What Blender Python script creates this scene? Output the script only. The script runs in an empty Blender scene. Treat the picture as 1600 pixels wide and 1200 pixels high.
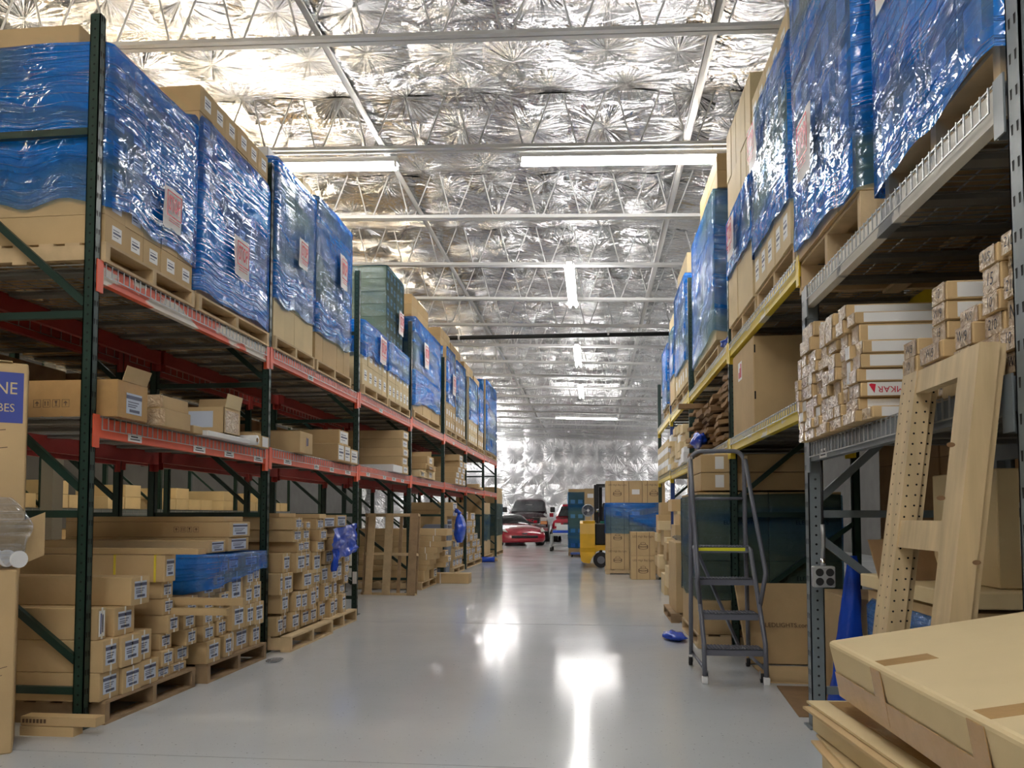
import bpy, bmesh, math, random
from mathutils import Vector, Matrix, noise

random.seed(7)
SC = bpy.context.scene
COL = SC.collection
PI = math.pi

# ------------------------------------------------------------------ camera
cam_data = bpy.data.cameras.new('camera')
cam_data.sensor_width = 36.0
cam_data.lens = 27.0
cam_data.shift_x = 0.0
cam_data.shift_y = 150.0 / 1600.0
cam_data.clip_start = 0.05
cam_data.clip_end = 200
cam = bpy.data.objects.new('camera', cam_data)
COL.objects.link(cam)
cam.location = (0, 0, 1.15)
cam.rotation_euler = (math.radians(90 + 2.672), 0, math.radians(6.0885))
SC.camera = cam

# ------------------------------------------------------------------ world, exposure
w = bpy.data.worlds.new('world')
SC.world = w
w.use_nodes = True
w.node_tree.nodes['Background'].inputs[0].default_value = (0.8, 0.85, 0.9, 1)
w.node_tree.nodes['Background'].inputs[1].default_value = 0.05
SC.view_settings.view_transform = 'Standard'
SC.view_settings.look = 'None'
SC.view_settings.gamma = 1.0
SC.view_settings.use_curve_mapping = False
SC.view_settings.exposure = 1.6
LAMP = 30.0          # strength of every fluorescent tube
SC.cycles.max_bounces = 10
SC.cycles.diffuse_bounces = 4
SC.cycles.glossy_bounces = 4
SC.cycles.transparent_max_bounces = 12
SC.cycles.transmission_bounces = 4
SC.cycles.sample_clamp_indirect = 6.0
SC.cycles.caustics_reflective = False
SC.cycles.caustics_refractive = False


# ------------------------------------------------------------------ material helpers
def lin(c):
    return tuple((v / 12.92 if v <= 0.04045 else ((v + 0.055) / 1.055) ** 2.4) for v in (x / 255.0 for x in c)) + (1.0,)


MATS = {}


def new_mat(name):
    m = bpy.data.materials.new(name)
    m.use_nodes = True
    nt = m.node_tree
    b = nt.nodes['Principled BSDF']
    MATS[name] = m
    return m, nt, b


def nd(nt, t, **kw):
    n = nt.nodes.new(t)
    for k, v in kw.items():
        setattr(n, k, v)
    return n


def simple(name, rgb, rough=0.6, metal=0.0, var=0.0, nscale=8.0, bump=0.0, bscale=60.0, objvar=0.0, coat=0.0, spec=0.5, grain=None):
    m, nt, b = new_mat(name)
    L = nt.links
    c = lin(rgb)
    b.inputs['Roughness'].default_value = rough
    b.inputs['Metallic'].default_value = metal
    b.inputs['Coat Weight'].default_value = coat
    b.inputs['Specular IOR Level'].default_value = spec
    b.inputs['Base Color'].default_value = c
    tc = nd(nt, 'ShaderNodeTexCoord')
    if var or objvar:
        hsv = nd(nt, 'ShaderNodeHueSaturation')
        hsv.inputs['Color'].default_value = c
        src = None
        if var:
            n = nd(nt, 'ShaderNodeTexNoise')
            n.inputs['Scale'].default_value = nscale
            n.inputs['Detail'].default_value = 4
            if grain:
                gm = nd(nt, 'ShaderNodeMapping')
                gm.inputs['Scale'].default_value = grain
                L.new(tc.outputs['Object'], gm.inputs[0])
                L.new(gm.outputs[0], n.inputs['Vector'])
            else:
                L.new(tc.outputs['Object'], n.inputs['Vector'])
            mr = nd(nt, 'ShaderNodeMapRange')
            mr.inputs['From Min'].default_value = 0.3
            mr.inputs['From Max'].default_value = 0.7
            mr.inputs['To Min'].default_value = 1 - var
            mr.inputs['To Max'].default_value = 1 + var
            L.new(n.outputs['Fac'], mr.inputs['Value'])
            src = mr.outputs[0]
        if objvar:
            oi = nd(nt, 'ShaderNodeObjectInfo')
            mr2 = nd(nt, 'ShaderNodeMapRange')
            mr2.inputs['To Min'].default_value = 1 - objvar
            mr2.inputs['To Max'].default_value = 1 + objvar * 0.6
            L.new(oi.outputs['Random'], mr2.inputs['Value'])
            if src is None:
                src = mr2.outputs[0]
            else:
                mu = nd(nt, 'ShaderNodeMath', operation='MULTIPLY')
                L.new(src, mu.inputs[0])
                L.new(mr2.outputs[0], mu.inputs[1])
                src = mu.outputs[0]
        L.new(src, hsv.inputs['Value'])
        L.new(hsv.outputs[0], b.inputs['Base Color'])
    if bump:
        n2 = nd(nt, 'ShaderNodeTexNoise')
        n2.inputs['Scale'].default_value = bscale
        n2.inputs['Detail'].default_value = 3
        L.new(tc.outputs['Object'], n2.inputs['Vector'])
        bp = nd(nt, 'ShaderNodeBump')
        bp.inputs['Strength'].default_value = bump
        bp.inputs['Distance'].default_value = 0.01
        L.new(n2.outputs['Fac'], bp.inputs['Height'])
        L.new(bp.outputs[0], b.inputs['Normal'])
    return m


kraft = simple('kraft_cardboard', (196, 168, 124), 0.72, var=0.06, nscale=5, objvar=0.10, bump=0.08, bscale=40, spec=0.3)
kraft_pale = simple('pale_kraft_cardboard', (216, 195, 152), 0.72, var=0.05, nscale=4, objvar=0.08, spec=0.3)
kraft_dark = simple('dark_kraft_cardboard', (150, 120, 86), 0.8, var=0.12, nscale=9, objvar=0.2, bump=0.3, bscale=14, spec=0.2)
tape = simple('brown_packing_tape', (186, 148, 98), 0.18, var=0.05, nscale=20, bump=0.2, bscale=30)
paper = simple('white_paper', (236, 236, 234), 0.6)
white_card = simple('white_coated_card', (228, 228, 226), 0.45, objvar=0.05)
ink = simple('black_ink', (40, 40, 46), 0.6)
ink_label = simple('grey_blue_ink', (84, 88, 112), 0.6)
ink_brown = simple('brown_print', (96, 74, 52), 0.7)
ink_blue = simple('blue_print', (46, 62, 128), 0.5)
ink_red = simple('red_print', (196, 22, 54), 0.5)
strap_white = simple('white_strap', (228, 224, 214), 0.35)
strap_yellow = simple('yellow_strap', (224, 206, 60), 0.35)
wood = simple('pallet_wood', (200, 174, 134), 0.75, var=0.14, nscale=7, objvar=0.12, bump=0.2, bscale=30)
wood_dark = simple('weathered_wood', (150, 124, 92), 0.8, var=0.2, nscale=8, objvar=0.12, bump=0.25, bscale=25)
green = simple('green_enamel_steel', (24, 50, 42), 0.38, var=0.08, nscale=12)
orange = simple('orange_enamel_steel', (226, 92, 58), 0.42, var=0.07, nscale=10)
orange_shaded = simple('shaded_orange_steel', (150, 46, 40), 0.55, var=0.08)  # orange beam paint with the shade of the rear racks put into its colour
yellow = simple('yellow_enamel_steel', (226, 196, 34), 0.42, var=0.06, nscale=10)
grey = simple('grey_enamel_steel', (112, 120, 124), 0.42, var=0.08, nscale=10)
grey_dark = simple('dark_grey_steel', (104, 106, 116), 0.35, var=0.05)
blue_steel = simple('blue_enamel_steel', (38, 66, 130), 0.4, var=0.05)
black = simple('black_rubber', (20, 20, 22), 0.6)
hole = simple('dark_hole', (8, 10, 10), 0.9)
galv = simple('galvanized_wire', (170, 172, 172), 0.35, metal=0.7)
galv_dark = simple('galvanized_channel', (120, 118, 112), 0.5, metal=0.4, objvar=0.1)
white_paint = simple('white_painted_steel', (240, 240, 238), 0.5)
chrome = simple('chrome', (210, 212, 216), 0.12, metal=1.0)
plastic_blue = simple('blue_plastic', (28, 74, 190), 0.25, bump=0.6, bscale=18)
bin_grey = simple('grey_plastic', (104, 112, 126), 0.45)
plastic_white = simple('white_plastic', (240, 240, 240), 0.3)
red_paint = simple('red_car_paint', (168, 12, 40), 0.22, coat=1.0)
maroon_paint = simple('dark_maroon_car_paint', (52, 20, 30), 0.2, coat=1.0)
glass_dark = simple('dark_car_glass', (16, 20, 24), 0.08, coat=0.5)
lamp_glass = simple('headlight_lens', (216, 214, 206), 0.15, coat=1.0)
amber = simple('amber_lens', (216, 150, 90), 0.2)
lift_yellow = simple('yellow_truck_paint', (222, 172, 30), 0.35, var=0.06)
green_plastic = simple('green_upholstery', (22, 122, 98), 0.45)
pine = simple('pine_lumber', (196, 174, 136), 0.62, var=0.20, nscale=5, grain=(4, 4, 0.35), objvar=0.08, bump=0.12, bscale=22)
steel_box = simple('zinc_steel', (176, 178, 180), 0.38, metal=0.5)
wall_paint = simple('white_wall_paint', (215, 213, 208), 0.8)
wall_dim = simple('grey_block_wall', (96, 94, 90), 0.85, var=0.1, nscale=2)
lamp_yellow = simple('yellow_safety_strip', (226, 222, 40), 0.5)
dark_pipe = simple('black_iron_pipe', (34, 36, 34), 0.5)


def emissive(name, rgb, s):
    m, nt, b = new_mat(name)
    b.inputs['Base Color'].default_value = (0.9, 0.9, 0.9, 1)
    b.inputs['Emission Color'].default_value = rgb + (1,)
    b.inputs['Emission Strength'].default_value = s
    return m


tube_cool = emissive('lit_fluorescent_tube', (1.0, 0.98, 0.95), LAMP)
tube_warm = emissive('lit_warm_tube', (1.0, 0.84, 0.60), LAMP * 1.25)


def worn(name, rgb, rgb2, axis_scale=(1, 6, 30), th=0.56):
    """paint with scuffed patches of another colour"""
    m, nt, b = new_mat(name)
    L = nt.links
    tc = nd(nt, 'ShaderNodeTexCoord')
    mp = nd(nt, 'ShaderNodeMapping')
    mp.inputs['Scale'].default_value = axis_scale
    n = nd(nt, 'ShaderNodeTexNoise')
    n.inputs['Scale'].default_value = 1.0
    n.inputs['Detail'].default_value = 5
    cr = nd(nt, 'ShaderNodeValToRGB')
    cr.color_ramp.elements[0].position = th
    cr.color_ramp.elements[1].position = th + 0.03
    cr.color_ramp.elements[0].color = lin(rgb)
    cr.color_ramp.elements[1].color = lin(rgb2)
    L.new(tc.outputs['Object'], mp.inputs[0])
    L.new(mp.outputs[0], n.inputs['Vector'])
    L.new(n.outputs['Fac'], cr.inputs[0])
    L.new(cr.outputs[0], b.inputs['Base Color'])
    b.inputs['Roughness'].default_value = 0.45
    return m


orange_worn = worn('scuffed_orange_steel', (226, 92, 58), (224, 214, 200), (1, 1.6, 5), 0.50)
white_worn = worn('taped_white_steel', (212, 208, 196), (92, 96, 100), (1, 3.2, 2), 0.56)
yellow_worn = worn('scuffed_yellow_steel', (224, 196, 40), (214, 206, 180), (1, 2.5, 6), 0.58)


def floor_mat():
    m, nt, b = new_mat('grey_sealed_concrete')
    L = nt.links
    tc = nd(nt, 'ShaderNodeTexCoord')
    n1 = nd(nt, 'ShaderNodeTexNoise')
    n1.inputs['Scale'].default_value = 0.6
    n1.inputs['Detail'].default_value = 6
    n2 = nd(nt, 'ShaderNodeTexNoise')
    n2.inputs['Scale'].default_value = 55
    n2.inputs['Detail'].default_value = 2
    L.new(tc.outputs['Object'], n1.inputs['Vector'])
    L.new(tc.outputs['Object'], n2.inputs['Vector'])
    cr = nd(nt, 'ShaderNodeValToRGB')
    cr.color_ramp.elements[0].position = 0.3
    cr.color_ramp.elements[0].color = lin((206, 210, 212))
    cr.color_ramp.elements[1].position = 0.72
    cr.color_ramp.elements[1].color = lin((222, 225, 226))
    L.new(n1.outputs['Fac'], cr.inputs[0])
    sp = nd(nt, 'ShaderNodeValToRGB')
    sp.color_ramp.elements[0].position = 0.27
    sp.color_ramp.elements[0].color = (0.45, 0.45, 0.45, 1)
    sp.color_ramp.elements[1].position = 0.31
    sp.color_ramp.elements[1].color = (1, 1, 1, 1)
    L.new(n2.outputs['Fac'], sp.inputs[0])
    mx = nd(nt, 'ShaderNodeMix', data_type='RGBA', blend_type='MULTIPLY')
    mx.inputs['Factor'].default_value = 1.0
    L.new(cr.outputs[0], mx.inputs['A'])
    L.new(sp.outputs[0], mx.inputs['B'])
    L.new(mx.outputs['Result'], b.inputs['Base Color'])
    n3 = nd(nt, 'ShaderNodeTexNoise')
    n3.inputs['Scale'].default_value = 1.3
    n3.inputs['Detail'].default_value = 5
    L.new(tc.outputs['Object'], n3.inputs['Vector'])
    rr = nd(nt, 'ShaderNodeMapRange')
    rr.inputs['To Min'].default_value = 0.07
    rr.inputs['To Max'].default_value = 0.20
    L.new(n3.outputs['Fac'], rr.inputs['Value'])
    L.new(rr.outputs[0], b.inputs['Roughness'])
    b.inputs['Specular IOR Level'].default_value = 0.40
    n4 = nd(nt, 'ShaderNodeTexNoise')
    n4.inputs['Scale'].default_value = 9
    n4.inputs['Detail'].default_value = 3
    L.new(tc.outputs['Object'], n4.inputs['Vector'])
    bp = nd(nt, 'ShaderNodeBump')
    bp.inputs['Strength'].default_value = 0.06
    bp.inputs['Distance'].default_value = 0.01
    L.new(n4.outputs['Fac'], bp.inputs['Height'])
    L.new(bp.outputs[0], b.inputs['Normal'])
    return m


def foil_mat(name, axes, base, cell=0.72, strength=1.0, rnd=0.45, pleat=2.6, dist=0.3, rough=0.2):
    """silver insulation foil: pleats that radiate from the pins that hold it"""
    m, nt, b = new_mat(name)
    L = nt.links
    tc = nd(nt, 'ShaderNodeTexCoord')
    sx = nd(nt, 'ShaderNodeSeparateXYZ')
    L.new(tc.outputs['Object'], sx.inputs[0])
    cb = nd(nt, 'ShaderNodeCombineXYZ')
    L.new(sx.outputs[axes[0]], cb.inputs[0])
    L.new(sx.outputs[axes[1]], cb.inputs[1])
    sc = nd(nt, 'ShaderNodeVectorMath', operation='SCALE')
    sc.inputs['Scale'].default_value = 1.0 / cell
    L.new(cb.outputs[0], sc.inputs[0])
    vo = nd(nt, 'ShaderNodeTexVoronoi', voronoi_dimensions='2D', feature='F1')
    vo.inputs['Scale'].default_value = 1.0
    vo.inputs['Randomness'].default_value = rnd
    L.new(sc.outputs[0], vo.inputs['Vector'])
    df = nd(nt, 'ShaderNodeVectorMath', operation='SUBTRACT')
    L.new(sc.outputs[0], df.inputs[0])
    L.new(vo.outputs['Position'], df.inputs[1])
    no = nd(nt, 'ShaderNodeVectorMath', operation='NORMALIZE')
    L.new(df.outputs[0], no.inputs[0])
    s2 = nd(nt, 'ShaderNodeVectorMath', operation='SCALE')
    s2.inputs['Scale'].default_value = pleat
    L.new(no.outputs[0], s2.inputs[0])
    off = nd(nt, 'ShaderNodeVectorMath', operation='MULTIPLY_ADD')
    off.inputs[1].default_value = (7.1, 5.3, 3.7)
    L.new(vo.outputs['Position'], off.inputs[0])
    L.new(s2.outputs[0], off.inputs[2])
    rad = nd(nt, 'ShaderNodeTexNoise')
    rad.inputs['Scale'].default_value = 1.5
    rad.inputs['Detail'].default_value = 3
    L.new(off.outputs[0], rad.inputs['Vector'])
    # pleat height fades near the middle of each panel
    fall = nd(nt, 'ShaderNodeMapRange', interpolation_type='SMOOTHSTEP')
    fall.inputs['From Min'].default_value = 0.02
    fall.inputs['From Max'].default_value = 0.62
    fall.inputs['To Min'].default_value = 1.0
    fall.inputs['To Max'].default_value = 0.12
    L.new(vo.outputs['Distance'], fall.inputs['Value'])
    mul = nd(nt, 'ShaderNodeMath', operation='MULTIPLY')
    L.new(rad.outputs['Fac'], mul.inputs[0])
    L.new(fall.outputs[0], mul.inputs[1])
    mp = nd(nt, 'ShaderNodeMapping')
    mp.inputs['Scale'].default_value = (2.2, 5.0, 2.2)
    L.new(tc.outputs['Object'], mp.inputs[0])
    cr = nd(nt, 'ShaderNodeTexNoise')
    cr.inputs['Scale'].default_value = 1.0
    cr.inputs['Detail'].default_value = 4
    cr.inputs['Distortion'].default_value = 1.6
    L.new(mp.outputs[0], cr.inputs['Vector'])
    cm = nd(nt, 'ShaderNodeMath', operation='MULTIPLY_ADD')
    cm.inputs[1].default_value = 0.35
    L.new(cr.outputs['Fac'], cm.inputs[0])
    L.new(mul.outputs[0], cm.inputs[2])
    bp = nd(nt, 'ShaderNodeBump')
    bp.inputs['Strength'].default_value = strength
    bp.inputs['Distance'].default_value = dist
    L.new(cm.outputs[0], bp.inputs['Height'])
    L.new(bp.outputs[0], b.inputs['Normal'])
    b.inputs['Base Color'].default_value = base
    b.inputs['Metallic'].default_value = 1.0
    b.inputs['Roughness'].default_value = rough
    return m


def film_mat(name, thin, deep, lay=0.5, gloss=0.17, clear=False, body=0.36):
    """stretch film: tinted see-through layers, glossy with taut diagonal creases"""
    m = bpy.data.materials.new(name)
    m.use_nodes = True
    MATS[name] = m
    nt = m.node_tree
    L = nt.links
    nt.nodes.remove(nt.nodes['Principled BSDF'])
    out = nt.nodes['Material Output']
    uv = nd(nt, 'ShaderNodeUVMap', uv_map='UVMap')
    oi = nd(nt, 'ShaderNodeObjectInfo')
    off = nd(nt, 'ShaderNodeCombineXYZ')
    mu = nd(nt, 'ShaderNodeMath', operation='MULTIPLY')
    mu.inputs[1].default_value = 37.0
    L.new(oi.outputs['Random'], mu.inputs[0])
    L.new(mu.outputs[0], off.inputs[0])
    L.new(mu.outputs[0], off.inputs[2])
    ad = nd(nt, 'ShaderNodeVectorMath', operation='ADD')
    L.new(uv.outputs[0], ad.inputs[0])
    L.new(off.outputs[0], ad.inputs[1])
    # bands of one, two or three layers
    m1 = nd(nt, 'ShaderNodeMapping')
    m1.inputs['Rotation'].default_value = (0, 0, 0.28)
    m1.inputs['Scale'].default_value = (0.55, 2.6, 1)
    L.new(ad.outputs[0], m1.inputs[0])
    n1 = nd(nt, 'ShaderNodeTexNoise')
    n1.inputs['Scale'].default_value = 1.0
    n1.inputs['Detail'].default_value = 2.5
    n1.inputs['Distortion'].default_value = 0.6
    L.new(m1.outputs[0], n1.inputs['Vector'])
    r1 = nd(nt, 'ShaderNodeValToRGB')
    r1.color_ramp.elements[0].position = lay - 0.10
    r1.color_ramp.elements[0].color = lin(thin)
    r1.color_ramp.elements[1].position = lay + 0.12
    r1.color_ramp.elements[1].color = lin(deep)
    L.new(n1.outputs['Fac'], r1.inputs[0])
    # creases
    m2 = nd(nt, 'ShaderNodeMapping')
    m2.inputs['Rotation'].default_value = (0, 0, 0.30)
    m2.inputs['Scale'].default_value = (1.5, 46, 1)
    L.new(ad.outputs[0], m2.inputs[0])
    n2 = nd(nt, 'ShaderNodeTexNoise')
    n2.inputs['Scale'].default_value = 1.0
    n2.inputs['Detail'].default_value = 3
    n2.inputs['Distortion'].default_value = 0.5
    L.new(m2.outputs[0], n2.inputs['Vector'])
    rg = nd(nt, 'ShaderNodeMapRange', interpolation_type='SMOOTHSTEP')
    rg.inputs['From Min'].default_value = 0.50
    rg.inputs['From Max'].default_value = 0.62
    L.new(n2.outputs['Fac'], rg.inputs['Value'])
    n3 = nd(nt, 'ShaderNodeTexNoise')
    n3.inputs['Scale'].default_value = 7
    n3.inputs['Detail'].default_value = 3
    n3.inputs['Distortion'].default_value = 1.2
    L.new(ad.outputs[0], n3.inputs['Vector'])
    mm = nd(nt, 'ShaderNodeMath', operation='MULTIPLY_ADD')
    mm.inputs[1].default_value = 3.0
    L.new(n3.outputs['Fac'], mm.inputs[0])
    L.new(rg.outputs[0], mm.inputs[2])
    bp = nd(nt, 'ShaderNodeBump')
    bp.inputs['Strength'].default_value = 1.0
    bp.inputs['Distance'].default_value = 0.009
    L.new(mm.outputs[0], bp.inputs['Height'])
    tr = nd(nt, 'ShaderNodeBsdfTransparent')
    L.new(r1.outputs[0], tr.inputs['Color'])
    df = nd(nt, 'ShaderNodeBsdfDiffuse')
    df.inputs['Color'].default_value = (0.004, 0.27, 0.95, 1) if not clear else (0.7, 0.7, 0.72, 1)
    L.new(bp.outputs[0], df.inputs['Normal'])
    mx0 = nd(nt, 'ShaderNodeMixShader')
    bf = nd(nt, 'ShaderNodeMapRange')
    bf.inputs['From Min'].default_value = lay - 0.10
    bf.inputs['From Max'].default_value = lay + 0.12
    bf.inputs['To Min'].default_value = body * 0.2
    bf.inputs['To Max'].default_value = body * 1.5
    L.new(n1.outputs['Fac'], bf.inputs['Value'])
    L.new(bf.outputs[0], mx0.inputs[0])
    L.new(tr.outputs[0], mx0.inputs[1])
    L.new(df.outputs[0], mx0.inputs[2])
    gl = nd(nt, 'ShaderNodeBsdfGlossy')
    gl.inputs['Color'].default_value = (0.92, 0.96, 1.0, 1)
    gl.inputs['Roughness'].default_value = 0.08
    L.new(bp.outputs[0], gl.inputs['Normal'])
    fr = nd(nt, 'ShaderNodeLayerWeight')
    fr.inputs['Blend'].default_value = 0.35
    L.new(bp.outputs[0], fr.inputs['Normal'])
    mf = nd(nt, 'ShaderNodeMapRange')
    mf.inputs['To Min'].default_value = gloss * 0.38
    mf.inputs['To Max'].default_value = min(1.0, gloss * 3.0)
    L.new(fr.outputs['Fresnel'], mf.inputs['Value'])
    mx = nd(nt, 'ShaderNodeMixShader')
    L.new(mf.outputs[0], mx.inputs[0])
    L.new(mx0.outputs[0], mx.inputs[1])
    L.new(gl.outputs[0], mx.inputs[2])
    L.new(mx.outputs[0], out.inputs['Surface'])
    return m


floor_m = floor_mat()
foil_ceiling = foil_mat('silver_foil_on_ceiling', (0, 1), (0.92, 0.92, 0.93, 1), 0.80, 1.0, 0.45, 2.9, 0.34, 0.2)
foil_side = foil_mat('silver_foil_on_side_wall', (1, 2), (0.93, 0.92, 0.94, 1), 1.1, 1.0, 0.16, 4.2, 0.8, 0.3)
foil_wall = foil_mat('silver_foil_on_wall', (0, 2), (0.93, 0.92, 0.94, 1), 1.1, 1.0, 0.16, 4.2, 0.42, 0.34)
film_blue = film_mat('blue_stretch_film', (168, 208, 230), (44, 142, 250), 0.49)
film_deep = film_mat('deep_blue_stretch_film', (96, 172, 246), (46, 124, 246), 0.42)
film_teal = film_mat('teal_stretch_film', (156, 184, 196), (92, 146, 200), 0.64, gloss=0.07, body=0.05)
film_pale = film_mat('pale_blue_stretch_film', (160, 204, 226), (104, 168, 220), 0.55, gloss=0.07, body=0.14)
film_clear = film_mat('clear_plastic_film', (244, 245, 247), (228, 232, 238), 0.5, gloss=0.12, clear=True, body=0.08)


def crinkle_tape():
    m, nt, b = new_mat('shiny_clear_tape_on_cardboard')
    L = nt.links
    tc = nd(nt, 'ShaderNodeTexCoord')
    n = nd(nt, 'ShaderNodeTexNoise')
    n.inputs['Scale'].default_value = 24
    n.inputs['Detail'].default_value = 3
    n.inputs['Distortion'].default_value = 1.5
    L.new(tc.outputs['Object'], n.inputs['Vector'])
    cr = nd(nt, 'ShaderNodeValToRGB')
    cr.color_ramp.elements[0].position = 0.42
    cr.color_ramp.elements[0].color = lin((190, 164, 132))
    cr.color_ramp.elements[1].position = 0.62
    cr.color_ramp.elements[1].color = lin((214, 192, 160))
    L.new(n.outputs['Fac'], cr.inputs[0])
    L.new(cr.outputs[0], b.inputs['Base Color'])
    bp = nd(nt, 'ShaderNodeBump')
    bp.inputs['Strength'].default_value = 1.0
    bp.inputs['Distance'].default_value = 0.02
    L.new(n.outputs['Fac'], bp.inputs['Height'])
    L.new(bp.outputs[0], b.inputs['Normal'])
    b.inputs['Roughness'].default_value = 0.16
    b.inputs['Coat Weight'].default_value = 0.6
    b.inputs['Coat Roughness'].default_value = 0.08
    return m


shiny_tape = crinkle_tape()


# ------------------------------------------------------------------ mesh builder
ROOT = {}      # world location of every root


class MB:
    def __init__(s):
        s.v, s.f, s.m, s.uv = [], [], [], None

    def poly(s, pts, m=0):
        k = len(s.v)
        s.v += [tuple(p) for p in pts]
        s.f.append(tuple(range(k, k + len(pts))))
        s.m.append(m)

    def hexa(s, c, m=0):
        """c: eight corners, bottom four anticlockwise seen from above, then the top four"""
        k = len(s.v)
        s.v += [tuple(p) for p in c]
        for q in ((3, 2, 1, 0), (4, 5, 6, 7), (0, 1, 5, 4), (1, 2, 6, 5), (2, 3, 7, 6), (3, 0, 4, 7)):
            s.f.append(tuple(k + i for i in q))
            s.m.append(m)

    def box(s, x0, x1, y0, y1, z0, z1, m=0):
        s.hexa([(x0, y0, z0), (x1, y0, z0), (x1, y1, z0), (x0, y1, z0), (x0, y0, z1), (x1, y0, z1), (x1, y1, z1), (x0, y1, z1)], m)

    def obox(s, c, ax, ay, az, m=0):
        """box about c with half-axis vectors"""
        c, ax, ay, az = map(Vector, (c, ax, ay, az))
        s.hexa([c - ax - ay - az, c + ax - ay - az, c + ax + ay - az, c - ax + ay - az, c - ax - ay + az, c + ax - ay + az, c + ax + ay + az, c - ax + ay + az], m)

    def bar(s, p, q, w, h, m=0, up=(0, 0, 1)):
        p, q = Vector(p), Vector(q)
        d = (q - p)
        u = Vector(up)
        side = d.cross(u)
        if side.length < 1e-6:
            side = d.cross(Vector((1, 0, 0)))
        side.normalize()
        u = side.cross(d).normalized()
        s.obox((p + q) / 2, side * w / 2, d / 2, u * h / 2, m)

    def tube(s, pts, r, n=10, m=0, cap=True, radii=None):
        pts = [Vector(p) for p in pts]
        k0 = len(s.v)
        ref = Vector((0, 0, 1))
        t0 = (pts[1] - pts[0]).normalized()
        if abs(t0.dot(ref)) > 0.9:
            ref = Vector((1, 0, 0))
        nrm = t0.cross(ref).normalized()
        for i, p in enumerate(pts):
            a = pts[max(0, i - 1)]
            b = pts[min(len(pts) - 1, i + 1)]
            t = (b - a).normalized()
            nrm = (nrm - t * nrm.dot(t)).normalized()
            bn = t.cross(nrm)
            rr = radii[i] if radii else r
            for j in range(n):
                an = 2 * PI * j / n
                s.v.append(tuple(p + (nrm * math.cos(an) + bn * math.sin(an)) * rr))
        for i in range(len(pts) - 1):
            for j in range(n):
                a = k0 + i * n + j
                b = k0 + i * n + (j + 1) % n
                s.f.append((a, b, b + n, a + n))
                s.m.append(m)
        if cap:
            s.f.append(tuple(k0 + j for j in reversed(range(n))))
            s.m.append(m)
            e = k0 + (len(pts) - 1) * n
            s.f.append(tuple(e + j for j in range(n)))
            s.m.append(m)

    def disc(s, c, nrm, r, n=8, m=0, ry=None):
        c, nv = Vector(c), Vector(nrm).normalized()
        u = nv.cross(Vector((0, 0, 1)))
        if u.length < 1e-4:
            u = Vector((1, 0, 0))
        u.normalize()
        w = nv.cross(u)
        ry = ry or r
        s.poly([c + u * math.cos(2 * PI * j / n) * r + w * math.sin(2 * PI * j / n) * ry for j in range(n)], m)

    def grid(s, fn, nu, nv, m=0, closed=False, uvfn=None):
        k = len(s.v)
        for j in range(nv + 1):
            for i in range(nu if closed else nu + 1):
                s.v.append(tuple(fn(i / nu, j / nv)))
        w_ = nu if closed else nu + 1
        for j in range(nv):
            for i in range(nu):
                i2 = (i + 1) % nu if closed else i + 1
                s.f.append((k + j * w_ + i, k + j * w_ + i2, k + (j + 1) * w_ + i2, k + (j + 1) * w_ + i))
                s.m.append(m)
                if uvfn:
                    if s.uv is None:
                        s.uv = []
                    s.uv.append([uvfn(i / nu, j / nv), uvfn((i + 1) / nu, j / nv), uvfn((i + 1) / nu, (j + 1) / nv), uvfn(i / nu, (j + 1) / nv)])

    def build(s, name, mats, parent=None, loc=None, smooth=False, bevel=0.0, seg=1):
        if not isinstance(mats, (list, tuple)):
            mats = [mats]
        if parent is not None:
            o_ = ROOT[parent.name]
        else:
            o_ = Vector(loc) if loc is not None else Vector((0, 0, 0))
        me = bpy.data.meshes.new(name)
        me.from_pydata([(x - o_[0], y - o_[1], z - o_[2]) for x, y, z in s.v], [], s.f)
        for m in mats:
            me.materials.append(m)
        if len(mats) > 1:
            me.polygons.foreach_set('material_index', s.m)
        if s.uv:
            ul = me.uv_layers.new(name='UVMap')
            fl = []
            for q in s.uv:
                for u in q:
                    fl += [u[0], u[1]]
            ul.data.foreach_set('uv', fl)
        if bevel:
            b = bmesh.new()
            b.from_mesh(me)
            bmesh.ops.bevel(b, geom=list(b.edges), offset=bevel, segments=seg, affect='EDGES', profile=0.5)
            b.to_mesh(me)
            b.free()
        if smooth:
            me.polygons.foreach_set('use_smooth', [True] * len(me.polygons))
        me.update()
        o = bpy.data.objects.new(name, me)
        COL.objects.link(o)
        if parent is not None:
            o.parent = parent
            ROOT[o.name] = o_
        else:
            o.location = o_
            ROOT[o.name] = o_
        return o


def tag(o, label, cat, group=None, kind=None):
    o['label'] = label
    o['category'] = cat
    if group:
        o['group'] = group
    if kind:
        o['kind'] = kind
    return o


def root(name, label, cat, loc, group=None, kind=None):
    o = bpy.data.objects.new(name, None)
    o.empty_display_size = 0.1
    COL.objects.link(o)
    o.location = loc
    ROOT[o.name] = Vector(loc)
    return tag(o, label, cat, group, kind)


def struct(o):
    o['kind'] = 'structure'
    return o


ORD = 'first second third fourth fifth sixth seventh eighth ninth tenth eleventh twelfth thirteenth fourteenth fifteenth sixteenth seventeenth eighteenth nineteenth twentieth'.split()
NUM = 'one two three four five six seven eight nine ten eleven twelve thirteen fourteen fifteen'.split()

TEXTS = {}


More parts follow.
